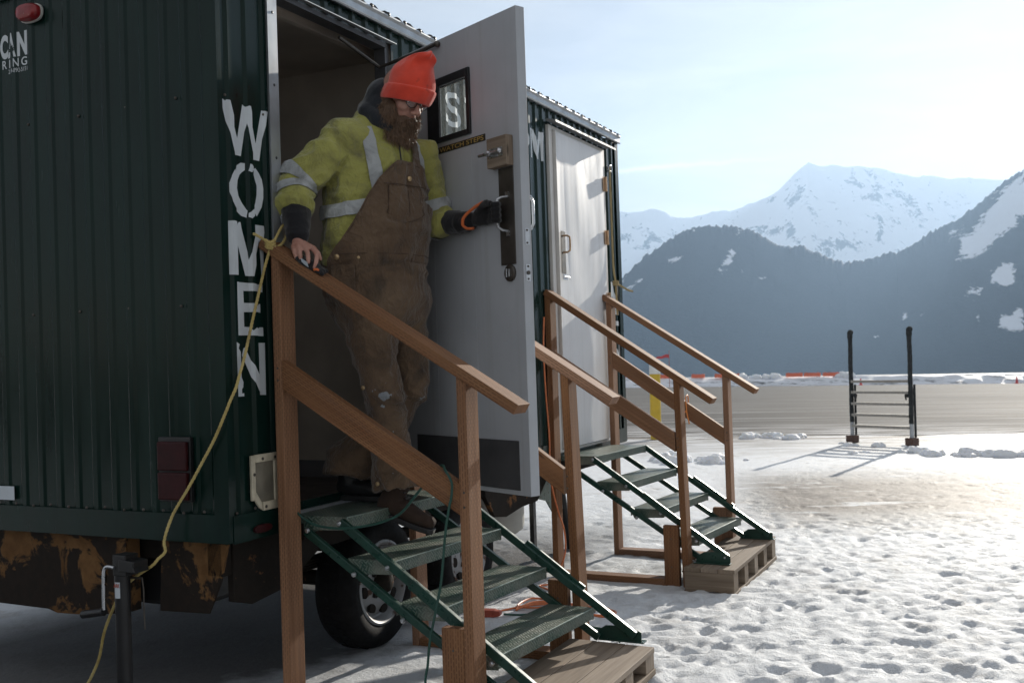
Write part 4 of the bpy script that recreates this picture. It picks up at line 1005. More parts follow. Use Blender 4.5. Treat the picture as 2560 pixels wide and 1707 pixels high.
# ================================================================== PALLETS
def pallet(label, n0, n1, t0, t1, vtop):
    g = gv((n0+n1)/2, (t0+t1)/2)-.01
    root = thing('pallet', label, 'pallet', ((n0+n1)/2, (t0+t1)/2, g), group='pallets under the steps')
    k = 3; wdt = (n1-n0)/k
    for i in range(k):
        w = MB(); w.board((n0+wdt*i+.001, t0+.001*i, vtop-.022-.0006*i), (n0+wdt*i+.001, t1-.002*i, vtop-.022-.0006*i), (wdt-.0025, 0, 0), (0, 0, .022)); w.build('deck_board', M['pallet_wood'], root, bevel=.002)
    zb = g+.024
    for i in range(2):
        a = n0+(n1-n0-.09)*i
        w = MB(); w.board((a, t0, g), (a, t1, g), (.09, 0, 0), (0, 0, .0235)); w.build('bottom_board', M['pallet_wood'], root, bevel=.002)
    for i in range(5):
        c = t0+.05+(t1-t0-.1)*i/4; h = .05 if i in (0, 4) else .042
        w = MB(); w.board((n0+.004, c-h, zb), (n1-.006, c-h, zb), (0, 2*h, 0), (0, 0, vtop-.0235-zb)); w.build('block', M['pallet_wood'], root, bevel=.002)
    return root
pallet('weathered pallet cut off by the bottom edge, under the nearer steps', .835, 1.205, .02, 1.085, -.546)
pallet('weathered pallet under the feet of the farther steps', .83, 1.12, 2.745, 3.85, -.582)

# ================================================================== ROPES AND CORDS
def smooth_path(pts, n=12):
    P = [Vector(p) for p in pts]; out = []
    for i in range(len(P)-1):
        a, b, c, d = P[max(i-1, 0)], P[i], P[i+1], P[min(i+2, len(P)-1)]
        for k in range(n):
            t = k/n; out.append(.5*((2*b)+(c-a)*t+(2*a-5*b+4*c-d)*t*t+(3*b-a-3*c+d)*t**3))
    out.append(P[-1]); return out
def rope_mb(w, pts, r, pitch=.045, n=10):
    P = smooth_path(pts, n); L = [0]
    for i in range(1, len(P)): L.append(L[-1]+(P[i]-P[i-1]).length)
    tot = L[-1]; m = max(8, int(tot/.008)); Q = []
    j = 0
    for i in range(m+1):
        s = tot*i/m
        while j < len(L)-2 and L[j+1] < s: j += 1
        f = (s-L[j])/max(1e-6, L[j+1]-L[j]); Q.append(P[j].lerp(P[j+1], min(1, f)))
    ref = Vector((0, 1, .2))
    for k in range(3):
        pts2 = []; rf = ref.copy()
        for i, p in enumerate(Q):
            d = (Q[min(i+1, m)]-Q[max(i-1, 0)]).normalized(); rf = (rf-d*rf.dot(d)).normalized(); b = d.cross(rf)
            a = 2*math.pi*(tot*i/m/pitch+k/3); pts2.append(p+(rf*math.cos(a)+b*math.sin(a))*r*.52)
        w.tube(pts2, r*.56, 6)
    return w
w = MB()
main = [(.038, .185, 1.0), (.030, .173, .946), (.030, .115, .796), (.032, .062, .660), (.034, .031, .598), (.036, .008, .552), (.034, -.018, .512), (.018, -.032, .462), (-.029, -.036, .375), (-.086, -.040, .29), (-.148, -.048, .197), (-.218, -.054, .102), (-.248, -.07, .011), (-.240, -.075, -.030), (-.262, -.088, -.055), (-.28, -.10, -.078), (-.345, -.115, -.118), (-.401, -.12, -.163), (-.446, -.12, -.222), (-.505, -.12, -.33), (-.543, -.12, -.445), (-.62, -.13, -.56), (-.70, -.16, gv(-.7, -.16)+.01), (-.9, -.2, gv(-.9, -.2)+.012)]
kn = Vector((.052, .205, 1.075))
main = [kn]+[Vector(p) for p in main]
rope_mb(w, main, .0056)
rope_mb(w, [kn, (.050, .235, 1.105), (.047, .275, 1.150), (.046, .298, 1.165)], .0056)
rope_mb(w, [(.046, .298, 1.165), (.05, .312, 1.15), (.054, .285, 1.105), (.055, .245, 1.075), kn], .0056)
rope_mb(w, [kn, (.05, .165, 1.095), (.046, .115, 1.112)], .0056)
for k in range(3):
    c = kn+Vector((.0, -.004, -.008+.011*k)); ring = [c+Vector((.013*math.cos(a), .019*math.sin(a), .005*math.sin(a*2))) for a in np.linspace(0, 2*math.pi, 13)]
    rope_mb(w, ring, .0066)
w.build('rope', M['rope'], None, smooth=True, base=(-.9, -.2, gv(-.9, -.2)), label='yellow rope knotted at the open door frame and hanging down past the WOMEN lettering', cat='rope')
w = MB(); k2 = Vector((.06, 3.915, 1.12))
rope_mb(w, [(.03, 3.95, 1.95), (.035, 3.94, 1.6), (.045, 3.92, 1.25), k2, (.06, 3.92, 1.02), (.06, 3.93, .9)], .0075); rope_mb(w, [k2, (.08, 3.97, 1.10), (.10, 4.06, 1.075), (.11, 4.12, 1.07)], .0075)
for k in range(3): rope_mb(w, [k2+Vector((.015*math.cos(a), .019*math.sin(a), .01*k-.01)) for a in np.linspace(0, 2*math.pi, 12)], .008)
w.build('rope', M['rope_old'], None, smooth=True, base=(.06, 3.93, .9), label='short faded rope knotted beside the closed white door', cat='rope')
def cord(name, pts, r, mat, label, base, cat='cord', n=10):
    w = MB(); w.tube(smooth_path(pts, n), r, 8); return w.build(name, mat, None, smooth=True, base=base, label=label, cat=cat)
G = lambda n, t, h=.008: (n, t, gv(n, t)+h)
cord('extension_cord', [(.01, .33, .16), (.061, .285, .09), (.096, .27, .062), (.131, .27, .041), (.181, .27, .024), (.271, .272, .018), (.354, .275, .026), (.422, .28, .038), (.476, .28, .054), (.523, .28, .073), (.563, .275, .102), (.61, .27, .15), (.68, .262, .22), (.74, .235, .262), (.775, .2, .248), (.799, .185, .227), (.807, .185, .201), (.801, .186, .154), (.793, .188, .132), (.774, .187, .037), (.753, .186, -.122), (.724, .186, -.241), (.699, .187, -.338), (.687, .188, -.419), (.676, .187, -.482), (.68, .2, -.60), G(.75, .25), G(.95, .42), G(1.02, .6), G(.8, .7)], .0046, M['cord_green'], 'dark green extension cord draped over the nearest handrail and hanging to the ground', (.68, .2, gv(.68, .2)))
cord('extension_cord', [(.03, 2.734, .86), (.035, 2.70, .673), (.04, 2.70, .415), (.04, 2.729, .154), (.04, 2.733, -.105), (.05, 2.80, -.301), (.06, 2.86, -.427), (.07, 2.84, -.56), G(.05, 2.75), G(.11, 2.60), G(.05, 2.50), G(.17, 2.40), G(.3, 2.19), G(.15, 2.18), G(.16, 1.98), G(.28, 1.95, .016), G(.45, 2.1), G(.67, 2.06), G(.66, 1.92), G(.5, 1.98), G(.35, 2.15), G(.2, 2.1), G(.19, 1.9), G(.25, 2.0, .018), G(.52, 2.16), G(.69, 2.0), G(.58, 1.95), G(.3, 2.08, .018), G(.15, 1.9), G(.12, 1.82)], .0052, M['cord_orange'], 'orange extension cord coiled on the snow beneath the nearer steps', (.3, 2.1, gv(.3, 2.1)))
w = MB(); c = Vector(G(.12, 1.72, .022)); w.obox(c+Vector((-.045, -.028, -.02)), Vector((.085, .02, 0)), Vector((-.012, .056, 0)), Vector((0, 0, .036)))
w.prism([(-.01, 0), (.03, .008), (.03, .03), (-.01, .036)], c+Vector((.04, -.01, -.018)), (1, .25, 0), (0, 0, 1), (-.01, .045, 0))
w.build('outlet_block', M['plug_red'], None, bevel=.006, base=tuple(c-Vector((0, 0, .022))), label='red outlet block at the end of the orange cord on the snow', cat='outlet block')
cord('extension_cord', [G(.20, 1.74, .02), G(.25, 1.80), G(.33, 1.85), G(.38, 1.83), G(.36, 1.76), G(.45, 1.7), G(.6, 1.72), G(.8, 1.66), G(.9, 1.5)], .0055, M['cord_green'], 'short green cord leading away from the red outlet block', (.4, 1.75, gv(.4, 1.75)))
cord('extension_cord', [G(.50, .62), G(.52, .45, .03), G(.55, .36, .05), G(.60, .40, .03), G(.66, .46), G(.72, .40), G(.78, .28)], .0052, M['cord_orange'], 'loose loop of orange cord beside the nearest block at the bottom edge', (.6, .45, gv(.6, .45)))
w = MB(); w.tube(smooth_path([(.60, 3.685, .33), (.605, 3.69, .22), (.60, 3.735, .215), (.60, 3.745, .33), (.60, 3.70, .335)], 6), .004, 6); w.tube([(.60, 3.69, .24), (.575, 3.66, .20), (.56, 3.62, .165)], .004, 6); w.tube([(.60, 3.69, .24), (.62, 3.66, .19), (.63, 3.65, .155)], .004, 6)
w.build('ribbon', M['ribbon'], None, base=(.6, 3.69, .15), label='orange ribbon tied round the farthest handrail', cat='ribbon')

# ================================================================== JACK STAND AT THE TRAILER'S CORNER
jn, jt = -.375, -.15; gj = gv(jn, jt)
jk = thing('trailer_jack', 'black crank jack standing in front of the rusty bumper', 'jack', (jn, jt, gj))
w = MB(); w.cyl((jn, jt, gj), (jn, jt, -.06), .0275, 28); w.build('tube', M['black'], jk, smooth=True)
w = MB(); w.box((jn-.012, jt-.032, -.105), (jn+.05, jt+.03, -.030)); w.prism([(.0, -.045), (.075, -.050), (.070, -.07), (.078, -.09), (.0, -.088)], (jn+.02, jt-.036, 0), (1, 0, 0), (0, 0, 1), (0, .07, 0)); w.build('bracket', M['black'], jk, bevel=.003)
w = MB(); w.tube(smooth_path([(jn+.0, jt-.036, -.075), (jn-.030, jt-.04, -.072), (jn-.043, jt-.042, -.085), (jn-.045, jt-.044, -.12), (jn-.045, jt-.046, -.225)], 6), .0062, 10); w.build('crank', M['steel'], jk, smooth=True)
w = MB(); w.cyl((jn-.045, jt-.046, -.232), (jn-.150, jt-.046, -.250), .0145, 16); w.build('crank_grip', M['black'], jk, smooth=True)
w = MB()
a0 = -2.25
for k in range(8):
    a = math.atan2(-.9, .2)+(-.55+.12*k)
    p = (jn+.0282*math.cos(a), jt+.0282*math.sin(a))
    if k: w.add([(*q, -.185), (*p, -.185), (*p, -.128), (*q, -.128)], [(0, 1, 2, 3)])
    q = p
stk = w.build('jack_label', M['sticker'], jk)
w = MB(); am = math.atan2(-.9, .2)-.13; ctr = Vector((jn+.0292*math.cos(am), jt+.0292*math.sin(am), 0)); tx = Vector((-math.sin(am), math.cos(am), 0))
text_mb(w, 'ARK', ctr-tx*.014+Vector((0, 0, -.147)), tx, (0, 0, 1), .027, .014, .03); w.build('jack_lettering', M['plug_red'], jk, fix=False)
w = MB(); w.cyl((jn+.02, jt+.02, -.12), (jn+.075, jt+.02, -.118), .004, 8); w.tube([(jn+.075, jt+.02, -.118), (jn+.082, jt+.02, -.16), (jn+.080, jt+.02, -.22), (jn+.083, jt+.02, -.30)], .0025, 6); w.build('pin_chain', M['dark_metal'], jk, smooth=True)

# ================================================================== BOARDING LADDER OUT ON THE APRON'S EDGE  (world axes from here)
pa, pb = Vector((5.99, 18.14, 0)), Vector((6.64, 17.11, 0)); lx = (pb-pa).normalized(); ly = Vector((-lx.y, lx.x, 0)); up = Vector((0, 0, 1))
if ly.y < 0: ly = -ly
ld = thing('boarding_ladder', 'grey boarding ladder with black padded rails standing alone on the snow', 'ladder', (pa+pb)/2, frame=I4)
for p, s_ in ((pa, -1), (pb, 1)):
    w = MB(); rp = []
    for i in range(40):
        z = .36+1.58*i/39; rp.append(p+up*z+lx*(.003*math.sin(z*9+s_)))
    w.tube(rp, [.038+.003*math.sin(i*2.1)*math.sin(i*.7)+(.010 if i > 36 else 0) for i in range(40)], 14)
    w.ball(p+up*1.94+lx*.01, (.052, .052, .05), seg=12, ring=8); w.build('padded_rail', M['hose_black'], ld, smooth=True)
    w = MB(); w.tube([p+ly*.10+up*.10, p+ly*.10+up*1.02], .020, 10); w.build('rear_leg', M['hose_black'], ld, smooth=True)
    w = MB(); w.cyl(p+up*.03, p+up*.40, .034, 14); w.build('leg', M['alu'], ld, smooth=True)
    w = MB(); w.obox(p-lx*.075-ly*.09, lx*.15, ly*.18, up*.13); w.build('foot', M['foot_wood'], ld, bevel=.012)
    w = MB(); w.tube([p-lx*s_*.06+up*.88, p-lx*s_*.11+up*.84, p-lx*s_*.09+up*.76], .014, 8); w.box(p-lx*s_*.06+up*.80-Vector((.02, .02, 0)), p-lx*s_*.06+up*.86+Vector((.02, .02, 0))); w.build('clamp', M['black'], ld, smooth=True)
for z in (1.05, .862, .664, .468, .272):
    w = MB(); w.obox(pa+up*z-ly*.05+lx*.03, (pb-pa)-lx*.06, ly*.15, up*.045); w.build('step', M['rung'], ld, bevel=.004)
# ---- bollard
bp = (2.757, 19.85, 0)
bo = thing('bollard', 'yellow bollard with a white top seen through the farther handrails', 'bollard', bp, frame=I4)
w = MB(); w.lathe(bp, (0, 0, 1), [(.105, -.02), (.105, 1.26)], 28); w.build('post', M['bollard_yellow'], bo, smooth=True)
w = MB(); w.lathe(bp, (0, 0, 1), [(.107, 1.26), (.107, 1.45), (.10, 1.475), (.06, 1.495), (0, 1.5)], 28); w.build('cap', M['bollard_white'], bo, smooth=True)
# ---- things along the far edge of the apron
def far_pt(x, y, extra=0):                      # where that line of sight crosses the bank along the apron's far edge
    a, e = px(x, y); yy = (131.5+extra)/(1+.33*a); return Vector((a*yy, yy, 0)), HC+e*yy
p, _ = far_pt(1674, 965, -1)
fl = thing('marker_flag', 'small red flag on a thin pole at the far edge of the apron', 'flag', p, frame=I4)
_, zt = far_pt(1674, 876, -1)
w = MB(); w.cyl(p, p+Vector((0, 0, zt)), .035, 8); w.build('pole', M['plug_red'], fl, smooth=True)
w = MB(); vs = []; fs = []
for i in range(13):
    for j in range(5):
        f = i/12; vs.append(p+Vector((-.03-1.65*f, .22*math.sin(f*7), zt-.50-.42*f*f-(.42-.22*f)*j/4+.06*math.sin(f*9))))
for i in range(12):
    for j in range(4): fs.append((i*5+j, (i+1)*5+j, (i+1)*5+j+1, i*5+j+1))
w.add(vs, fs); w.build('banner', M['flag'], fl, smooth=True, fix=False)
bars = [(1560, 1579), (1648, 1676), (1729, 1762), (1787, 1812), (1836, 1848), (1965, 2007), (2010, 2052), (2057, 2100)]
desc = ['orange barrier farthest left, beside the far corner of the trailer', 'orange barrier just right of the yellow bollard', 'orange barrier between the bollard and the last handrail post', 'orange barrier left of the last handrail post',
        'short orange barrier right of the last handrail post', 'first of three orange barriers in line left of the ladder', 'middle one of three orange barriers in line left of the ladder', 'last of three orange barriers in line, nearest the ladder']
for (x0, x1), dsc in zip(bars, desc):
    yb = 946-(x0-1560)*.013; a, zb = far_pt(x0, yb, 2.2); b, _ = far_pt(x1, yb, 2.2); zb = max(zb, 1.0)-.06
    d = (b-a); q = Vector((-d.y, d.x, 0)).normalized()
    br = thing('barrier', dsc, 'barrier', a+Vector((0, 0, zb)), frame=I4, group='orange barriers along the snow bank')
    w = MB(); sec = [(-.22, 0), (.22, 0), (.22, .12), (.12, .20), (.10, .46), (-.10, .46), (-.12, .20), (-.22, .12)]
    w.prism(sec, a+Vector((0, 0, zb)), q, (0, 0, 1), d); w.build('barrier_body', M['orange_barrier'], br, bevel=.02)
    for f in (.15, .85):
        w = MB(); c = a+d*f+Vector((0, 0, zb+.46)); w.obox(c-d.normalized()*.06-q*.05, d.normalized()*.12, q*.10, Vector((0, 0, .05))); w.build('lifting_lug', M['orange_barrier'], br)
for x, y, dsc in ((2542, 944, 'small red marker cone at the right edge of the apron'), (2152, 951, 'small red marker cone seen through the ladder')):
    p, _ = far_pt(x, y, -2)
    w = MB(); w.lathe(p, (0, 0, 1), [(.26, 0), (.26, .05), (.15, .06), (.05, .78), (0, .80)], 16); w.build('marker_cone', M['flag'], None, base=tuple(p), frame=I4, smooth=True, label=dsc, cat='cone', group='marker cones at the apron edge')
# ---- ploughed lumps of snow
def mk_lump():
    m = Mt('lump_snow'); n = m.noise(m.map('World'), 30, 5); m.set(color=m.mix(n, (.78, .80, .83), (.86, .87, .89)), rough=.6, spec=.2)
    m.b.inputs['Subsurface Weight'].default_value = .8; m.b.inputs['Subsurface Radius'].default_value = (.10, .11, .13); m.bump(n, .6, .03); return m.m
M['lump'] = mk_lump()
def lumps(spots, name, dens, hmax):
    w = MB()
    for (x, y, rx, n) in spots:
        for k in range(n):
            r = hmax*(.25+.75*random.random()**2); c = Vector((x+random.gauss(0, rx), y+random.gauss(0, .22), r*.1))
            s = len(w.v); w.ball(c, (r*1.25, r*1.1, r*.72), seg=20, ring=14)
            a = np.array(w.v[s:]); nn = fbm(a*8+k*3.1, 4, 50+k, .65)[:, None]; a = np.array(c)+(a-np.array(c))*(1+.85*nn); w.v[s:] = [tuple(q) for q in a]
    return w.build(name, M['lump'], None, frame=I4, smooth=True, kind='stuff', angle=180, base=(spots[0][0], spots[0][1], 0))
lumps([(6.45, 15.0, .22, 14), (6.75, 14.9, .22, 16), (7.15, 14.7, .25, 18), (2.65, 14.6, .25, 26), (2.3, 14.7, .15, 14), (4.85, 20.0, .3, 22), (5.25, 19.4, .15, 12), (5.5, 15.6, .5, 8), (6.1, 17.3, .3, 7)], 'snow_lumps', 1, .13)
w = MB()
for k in range(9):
    p, z = far_pt([1878, 1925, 1932, 1940, 2100, 2108, 2118, 1570, 1860][k], 941, 2.5)
    for q in range(4):
        s = len(w.v); c = p+Vector((random.gauss(0, .5), random.gauss(0, .3), 1.05)); r = .2+.28*random.random(); w.ball(c, (r*1.3, r, r), seg=10, ring=7)
        a = np.array(w.v[s:]); a = np.array(c)+(a-np.array(c))*(1+.5*fbm(a*2+k, 3, k)[:, None]); w.v[s:] = [tuple(v) for v in a]
w.build('bank_lumps', M['lump'], None, frame=I4, smooth=True, kind='stuff', angle=180, base=tuple(far_pt(1900, 945)[0]))
# ================================================================== THE WORKER IN THE DOORWAY  (axes n, t, v)
PB = Vector((.25, .60, .055))
def V(*a): return Vector(a)
H = V(.366, .655, 1.688)                        # middle of the head
fv = V(.825, -.20, -.53).normalized(); uv_ = V(.50, -.08, .86); uv_ = (uv_-fv*uv_.dot(fv)).normalized(); rv = uv_.cross(fv).normalized()
if rv.y > 0: rv = -rv                           # his right-hand side lies towards -t
HAX = (fv, rv, uv_)
def hp(f, r, u): return H+fv*f+rv*r+uv_*u
jt_ = dict(shR=V(.190, .500, 1.500), elR=V(.045, .365, 1.325), wrR=V(.118, .283, 1.092),
           shL=V(.315, .850, 1.485), elL=V(.365, .905, 1.205), wrL=V(.575, .822, 1.184),
           hipR=V(.215, .56, .90), knR=V(.288, .58, .500), anR=V(.298, .625, .090),
           hipL=V(.275, .75, .90), knL=V(.29, .77, .525), anL=V(.045, .690, .150))
RIGHT_HAND = [[(.109,.262,1.069),(.136,.232,1.050),(.154,.218,1.030),(.158,.214,1.021)], [(.138,.258,1.068),(.168,.225,1.045),(.183,.210,1.022),(.186,.207,1.012)],
              [(.171,.256,1.062),(.207,.222,1.036),(.221,.206,1.012),(.224,.202,1.000)], [(.200,.262,1.056),(.238,.236,1.030),(.249,.215,1.000),(.248,.204,.980)]]
def chain(mb, pts, rs, seg=14): # sphere-swept limb
    P = [Vector(p) for p in pts]
    mb.loft([(p, r if not isinstance(r, tuple) else r[0], r if not isinstance(r, tuple) else r[1]) for p, r in zip(P, rs)], (.36, .93, .05), seg)
    return mb
def fold(p, amp, seed, fr=1.0):                 # cloth folds: one displacement field shared by all garments
    p = np.asarray(p); q = p*np.array([10., 10., 15.])*fr
    w_ = vnoise(q*.55, 3)[..., None]
    a = vnoise(q*.75+w_*1.6, seed); r1 = 1-2.6*np.abs(vnoise(q*np.array([1.1, 1.1, .8])+w_*1.3+9, seed+1)); r2 = 1-2.4*np.abs(vnoise(q*1.9+w_*1.5+4, seed+2))
    return amp*(.55*a+.42*np.clip(r1, -.6, 1)+.22*np.clip(r2, -.6, 1))
def garment(mb, voxel, smooth, amp, seed, name, mat, parent, fr=1.0):
    me = remesh(mb, voxel, smooth); co = mesh_co(me)
    nr = np.empty(len(me.vertices)*3); me.vertices.foreach_get('normal', nr); nr = nr.reshape(-1, 3)
    co = co+nr*fold(co, amp, seed, fr)[:, None]-np.array(BASE[parent.name] if parent else PB)
    set_co(me, co)
    return link(name, me, mat, parent, BASE[parent.name] if parent else PB, smooth=True, angle=180)

# ---- body: one continuous skin (head, neck, trunk, arms with the bare right hand, legs)
b = MB()
b.ball(hp(-.008, 0, .028), (.094, .076, .098), HAX, 24, 16); b.ball(hp(.036, 0, -.055), (.058, .060, .062), HAX, 20, 12)
for s_ in (-1, 1):
    b.ball(hp(.062, .036*s_, -.018), (.030, .030, .028), HAX); b.ball(hp(.078, .030*s_, .030), (.018, .032, .012), HAX)
    b.ball(hp(-.004, .078*s_, -.004), (.018, .011, .030), HAX); b.ball(hp(.106, .0135*s_, -.032), (.012, .010, .009), HAX)
chain(b, [hp(.088, 0, .020), hp(.104, 0, -.004), hp(.120, 0, -.028)], [.0095, .0105, .0135]); b.ball(hp(.082, 0, -.068), (.020, .024, .010), HAX)
b.ball(hp(.055, 0, -.100), (.030, .034, .026), HAX)
chain(b, [hp(-.035, 0, -.03), V(.285, .665, 1.59), V(.25, .668, 1.52)], [.060, .062, .075])
chain(b, [V(.25, .668, 1.52), V(.262, .665, 1.35), V(.27, .66, 1.15), V(.245, .66, .93)], [(.15, .09), (.17, .11), (.17, .13), (.16, .12)])
for s_ in 'RL':
    chain(b, [V(.25, .668, 1.50), jt_['sh'+s_], jt_['el'+s_], jt_['wr'+s_]], [.06, .052, .040, .026])
    chain(b, [V(.245, .66, .93), jt_['hip'+s_], jt_['kn'+s_], jt_['an'+s_]], [.09, .085, .055, .026])
kn = [Vector(f[0]) for f in RIGHT_HAND]; wr = jt_['wrR']
for i, f in enumerate(RIGHT_HAND):
    chain(b, [wr.lerp(Vector(f[0]), .35), f[0]], [.0125, .0105]); r0 = (.0082, .0090, .0094, .0090)[i]
    P = [Vector(p) for p in f]; b.tube(P, [r0*1.10, r0, r0*.95, r0*.72], 12); b.ball(P[0], r0*1.18); b.ball(P[1], r0*1.05); b.ball(P[2], r0*.98); b.ball(P[3], r0*.80)
for i in range(3): chain(b, [wr.lerp(kn[i].lerp(kn[i+1], .5), .35), kn[i].lerp(kn[i+1], .5)-V(0, 0, .002)], [.0135, .0088])
TH = [V(.135, .290, 1.083), V(.178, .296, 1.062), V(.203, .290, 1.040), V(.222, .276, 1.018)]
b.tube(TH, [.014, .0115, .0105, .008], 12); b.ball(TH[0], .0145); b.ball(TH[1], .0122); b.ball(TH[2], .0108); b.ball(TH[3], .0085)
me = remesh(b, .0042, 3, .5); co = mesh_co(me)
# tendons and knuckle creases on the bare hand
for f in RIGHT_HAND:
    for k in (1, 2):
        d = np.linalg.norm(co-np.array(f[k]), axis=1); co = co+np.where(d < .02, .0007*np.exp(-(d/.009)**2), 0)[:, None]*np.array([0, -.5, .8])
set_co(me, co-np.array(PB))
def mk_skin():
    m = Mt('skin'); v = m.map(); n = m.noise(v, 22, 6, .6); f = m.noise(v, 180, 4)
    c = m.mix(m.ramp(n, .3, .7), (.40, .20, .15), (.54, .31, .245)); c = m.mix(m.ramp(f, .3, .7, 0, .25), c, (.34, .14, .11))
    m.set(color=c, rough=.5, spec=.35); m.b.inputs['Subsurface Weight'].default_value = .12; m.b.inputs['Subsurface Radius'].default_value = (.012, .004, .002)
    m.bump(m.math('ADD', f, m.math('MULTIPLY', m.noise(v, 520, 3), .5)), .25, .0012); return m.m
M['skin'] = mk_skin()
ps = link('person', me, M['skin'], None, PB, smooth=True, angle=180, label='bearded man in orange beanie, yellow safety jacket and brown bib overalls stepping from the doorway', cat='person')

M['hivis'] = mk_cloth('hi_vis_yellow_fleece', (.29, .285, .075), (.42, .41, .125), (.11, .10, .06), .9, 900, .3, 4.5, .42)
M['tape'] = mk_cloth('grey_reflective_tape', (.34, .36, .37), (.47, .49, .50), (.11, .11, .10), .7, 900, .1, 9, .3)
M['duck'] = mk_cloth('brown_duck_canvas', (.090, .057, .036), (.165, .112, .071), (.030, .026, .022), .8, 1000, .25, 6, .48)
def add_paint(mat, spots):
    nt = mat.node_tree; b_ = nt.nodes['Principled BSDF']; src = b_.inputs['Base Color'].links[0].from_socket; tc = nt.nodes.new('ShaderNodeTexCoord'); nz = nt.nodes.new('ShaderNodeTexNoise'); nz.inputs['Scale'].default_value = 42; nz.inputs['Detail'].default_value = 5; nt.links.new(tc.outputs['Object'], nz.inputs['Vector'])
    for c, r in spots:
        vm = nt.nodes.new('ShaderNodeVectorMath'); vm.operation = 'DISTANCE'; nt.links.new(tc.outputs['Object'], vm.inputs[0]); vm.inputs[1].default_value = tuple(Vector(c)-PB)
        d = nt.nodes.new('ShaderNodeMapRange'); d.inputs['From Min'].default_value = r; d.inputs['From Max'].default_value = r*.3; d.inputs['To Max'].default_value = .30; nt.links.new(vm.outputs['Value'], d.inputs['Value'])
        a = nt.nodes.new('ShaderNodeMath'); a.operation = 'ADD'; nt.links.new(nz.outputs['Fac'], a.inputs[0]); nt.links.new(d.outputs[0], a.inputs[1])
        k = nt.nodes.new('ShaderNodeMapRange'); k.inputs['From Min'].default_value = .74; k.inputs['From Max'].default_value = .77; nt.links.new(a.outputs[0], k.inputs['Value'])
        mx = nt.nodes.new('ShaderNodeMix'); mx.data_type = 'RGBA'; nt.links.new(k.outputs[0], mx.inputs[0]); nt.links.new(src, mx.inputs[6]); mx.inputs[7].default_value = (.26, .285, .31, 1); src = mx.outputs[2]
    nt.links.new(src, b_.inputs['Base Color'])
add_paint(M['duck'], [(jt_['knR']+V(.05, -.085, -.012), .065), (jt_['knL']+V(.09, -.03, -.07), .045)])
M['black_cloth'] = mk_cloth('black_knit', (.010, .010, .012), (.022, .021, .024), None, 0, 1000, .3)
M['hood_cloth'] = mk_cloth('charcoal_hood_fleece', (.013, .016, .021), (.028, .032, .040), None, 0, 1000, .4)
M['glove_black'] = mk_cloth('black_work_glove_knit', (.008, .008, .009), (.020, .019, .020), None, 0, 1000, .2)
M['glove_orange'] = mk_cloth('orange_glove_trim', (.55, .12, .035), (.68, .18, .06), (.12, .05, .03), .4, 1000, .1)
M['boot'] = mk_cloth('worn_brown_boot_leather', (.030, .020, .016), (.058, .038, .028), (.012, .010, .010), .6, 600, .05)
M['boot_black'] = plain('black_boot_rubber', (.012, .012, .013), .55, 0, .35, 30)
M['button'] = plain('brass_snap', (.50, .36, .20), .4, .7, .2, 60)
def mk_beanie():
    m = Mt('orange_knit'); v = m.map(); n = m.noise(v, 14, 5)
    c = m.mix(m.ramp(n, .3, .7), (.66, .052, .028), (.86, .085, .045))
    d = m.ramp(m.noise(m.map(loc=(3, 1, 2)), 21, 4, .5), .66, .76, 0, .55); c = m.mix(d, c, (.16, .03, .025))
    w = m.n.new('ShaderNodeTexWave'); w.wave_type = 'BANDS'; w.bands_direction = 'X'; w.inputs['Scale'].default_value = 170; w.inputs['Distortion'].default_value = 1.5; w.inputs['Detail'].default_value = 2
    m.l.new(m.tc.outputs['UV'], w.inputs['Vector'])
    m.set(color=c, rough=.95, spec=.1, sheen=.5); m.bump(m.math('ADD', m.noise(v, 420, 3), m.math('MULTIPLY', m.noise(v, 40, 3), .6)), .5, .004); return m.m
M['beanie'] = mk_beanie()
def mk_hair():
    m = Mt('brown_beard_hair'); v = m.map(); n = m.noise(v, 30, 5)
    at = m.n.new('ShaderNodeAttribute'); at.attribute_name = 'strand'
    c = m.mix(at.outputs['Fac'], (.070, .044, .029), (.34, .215, .135)); m.set(color=m.mix(m.ramp(n, .35, .7, 0, .4), c, (.13, .08, .05)), rough=.5, spec=.35); return m.m
M['hair'] = mk_hair()

# ---- jacket
TOR = [  # v, centre n, centre t, half width, half depth
    (1.005, .205, .636, .202, .180), (1.06, .208, .637, .210, .187), (1.14, .215, .640, .213, .188), (1.22, .222, .644, .212, .182), (1.32, .228, .652, .208, .168), (1.41, .232, .660, .208, .156), (1.49, .236, .666, .184, .132), (1.55, .243, .667, .148, .112), (1.60, .262, .667, .110, .094)]
tv = [x[0] for x in TOR]
def tor(v): return [float(np.interp(v, tv, [x[k] for x in TOR])) for k in (1, 2, 3, 4)]
AX = V(.36, .93, 0).normalized(); AN = V(.93, -.36, 0).normalized()   # across the chest / out of the chest
def tsurf(th, v, lift=0):                       # th measured from the breastbone, positive towards his left
    n, t, a, c = tor(v); th = R_(th)
    p = V(n, t, v)+AX*(a+lift)*math.sin(th)+AN*(c+lift)*math.cos(th); return p
j = MB(); j.loft([(V(x[1], x[2], x[0]), x[3], x[4]) for x in TOR], AX, 40)
